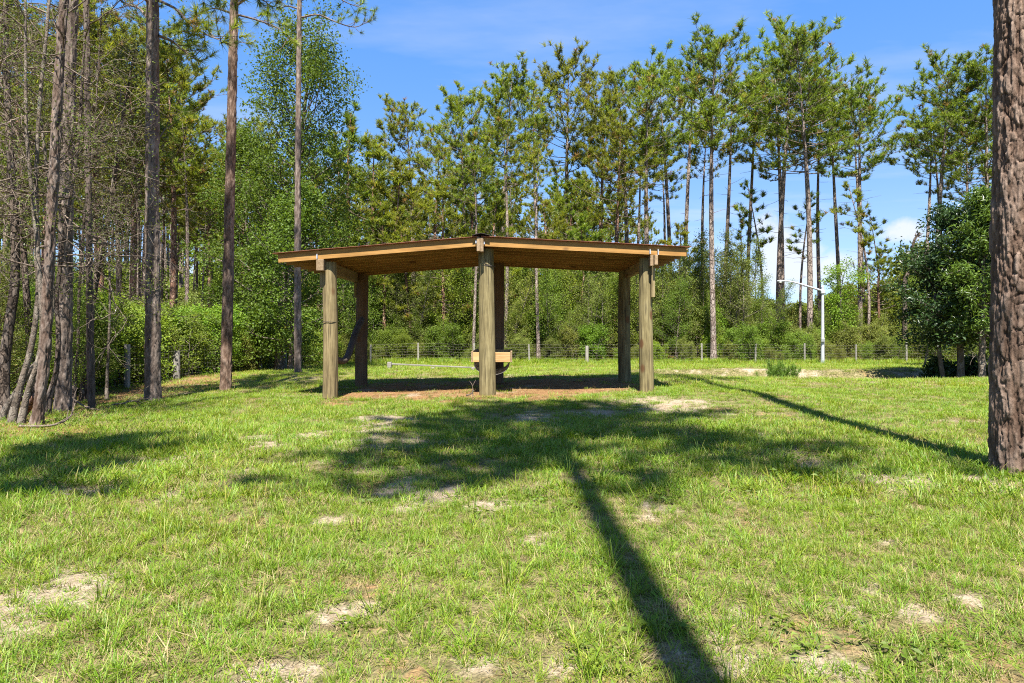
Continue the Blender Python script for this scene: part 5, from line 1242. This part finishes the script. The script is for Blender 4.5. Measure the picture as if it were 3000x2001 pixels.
def sites(n_per, y0, y1, keep, seed, xm=.92, xp=1.6):
    rg = np.random.RandomState(seed); X, Yv = [], []
    ys = np.linspace(y0, y1, 60)
    for a, b in zip(ys[:-1], ys[1:]):
        hw = xm * b + xp; n = rg.poisson(n_per * (b - a) * 2 * hw); X.append(rg.uniform(-hw, hw, n)); Yv.append(rg.uniform(a, b, n))
    X, Yv = np.concatenate(X), np.concatenate(Yv); k = rg.rand(len(X)) < keep(X, Yv)
    return X[k], Yv[k], rg
def green_keep(x, y):
    s, t = sand_mask(x, y), straw_mask(x, y)
    big = .72 + .28 * sstep(.36, .6, fbm(x * .9, y * .9, 52))
    return (1 - .68 * s ** 1.3) * (1 - .95 * t) * big * (1 - sstep(41, 43, y))
def field(name, specs, templates):
    P, Ro, Sc, Ix = [], [], [], []
    for (dens, y0, y1, ids, smin, smax, keep, tilt, seed) in specs:
        x, y, rg = sites(dens, y0, y1, keep, seed); z = terrain(x, y); n = len(x)
        h = (.58 + .62 * fbm(x * .5, y * .5, 58)) * (1 - .2 * sstep(8, 13, y) * (1 - sstep(30, 36, y)))
        P.append(np.stack([x, y, z], 1)); Ro.append(np.stack([rg.normal(size=n) * tilt, rg.normal(size=n) * tilt, rg.rand(n) * 6.28], 1)); Sc.append(rg.uniform(smin, smax, n) * h); Ix.append(rg.choice(ids, n))
    P = np.concatenate(P); o = scatter(name, P, np.concatenate(Ro), np.concatenate(Sc), np.concatenate(Ix), templates); return len(P)
SHORT = [clump(441, 34, .09, .02, .055, .0035, 2, 'grass', (20, 80)), clump(442, 34, .10, .025, .07, .0032, 2, 'dry_grass', (40, 92), True)]
G = [clump(401, 24, .05, .05, .13, .0042, 4, 'grass'), clump(402, 18, .04, .08, .19, .0048, 4, 'grass', (4, 45)), clump(403, 26, .06, .04, .10, .0060, 3, 'grass', (30, 80)), clump(404, 14, .03, .12, .26, .0042, 5, 'grass', (2, 28)),
     clump(405, 40, .15, .06, .15, .0075, 3, 'grass'), clump(406, 44, .16, .05, .13, .0085, 2, 'grass', (20, 70)), clump(407, 60, .34, .09, .19, .013, 2, 'grass'), clump(408, 60, .36, .08, .16, .015, 2, 'grass', (20, 65)), clump(409, 34, .22, .20, .42, .012, 3, 'grass', (3, 30))]
def weed(seed, n, rad, size):
    rg = np.random.RandomState(seed); mb = MB(); leaf_cloud(mb, [(0, 0, .025)], np.array([rad]), n, size, rg, 1.6, .5, .25); return mb.mesh('weed', M['mid_leaf'])
G += [weed(431, 16, .10, .045), weed(432, 26, .13, .03)]
edge_keep = lambda x, y: np.clip((sstep(37.5, 39.5, y) + .5 * sstep(.62, .7, fbm(x * .6, y * .6, 63))), 0, 1) * (1 - .6 * sand_mask(x, y)) * (1 - sstep(41.5, 43, y))
ng = field('grass', [(440, 1.6, 5.2, [0, 0, 0, 1, 2, 2, 2], .55, .95, green_keep, .18, 1), (170, 5.2, 9.5, [0, 2, 2, 4, 4, 5], .72, 1.12, green_keep, .15, 2), (80, 9.5, 16, [4, 4, 5, 5, 5], .8, 1.15, green_keep, .12, 3), (20, 16, 27, [6, 6, 7, 7, 4], .8, 1.15, green_keep, .08, 4), (8, 27, 43, [6, 7], 1.0, 1.5, green_keep, .06, 5),
                     (2, 9, 30, [8], .35, .75, edge_keep, .1, 6), (7, 35, 43, [8], .7, 1.4, edge_keep, .1, 7), (9, 1.8, 14, [9, 10], .8, 1.6, lambda x, y: sstep(.45, .6, fbm(x * .8 + 3, y * .8, 69)), .1, 9), (5.0, 2, 9, [3, 3, 1], .8, 1.4, lambda x, y: green_keep(x, y), .15, 8)], G)
DG = [clump(411, 16, .08, .05, .13, .0036, 3, 'dry_grass', (45, 85), True), clump(412, 20, .10, .05, .15, .0036, 3, 'dry_grass', (60, 92), True), clump(413, 30, .25, .08, .2, .009, 2, 'dry_grass', (50, 88), True)] + SHORT
nd = field('dry_grass', [(120, 1.6, 5.5, [4], .8, 1.3, lambda x, y: (1 - .7 * sand_mask(x, y)), .12, 14), (110, 1.6, 5.5, [3], .8, 1.4, lambda x, y: (1 - .8 * sand_mask(x, y)) * (1 - .8 * straw_mask(x, y)), .12, 15), (50, 5.5, 10, [3, 4], 1.0, 1.7, lambda x, y: (1 - .7 * sand_mask(x, y)), .12, 16),(85, 1.6, 6, [0, 1], .8, 1.4, lambda x, y: (1 - .55 * sand_mask(x, y)) * (.35 + .65 * sstep(.4, .65, fbm(x * 1.3, y * 1.3, 66))), .1, 11), (60, 6, 14, [0, 1, 1], 1.0, 1.7, lambda x, y: (1 - .5 * sand_mask(x, y)) * (.25 + .75 * sstep(.42, .65, fbm(x * 1.3, y * 1.3, 66))), .1, 12),
                         (7, 14, 40, [2], .8, 1.3, lambda x, y: .5 + .5 * sstep(.45, .65, fbm(x * .8, y * .8, 67)), .1, 13)], DG)
SG = [clump(421, 22, .12, .12, .22, .0032, 2, 'straw', (82, 93), True), clump(422, 26, .20, .12, .24, .006, 2, 'straw', (80, 92), True)]
ns = field('pine_straw', [(70, 6.5, 19, [0, 1], .8, 1.2, lambda x, y: straw_mask(x, y) * .9, .06, 21), (8, 1.6, 8, [0], .6, 1.0, lambda x, y: .25 + .75 * straw_mask(x, y), .05, 22), (12, 19, 30, [1], .9, 1.3, lambda x, y: straw_mask(x, y), .05, 23)], SG)
print('clumps', ng, nd, ns, 'tris', sum(len(m.polygons) for m in bpy.data.meshes))
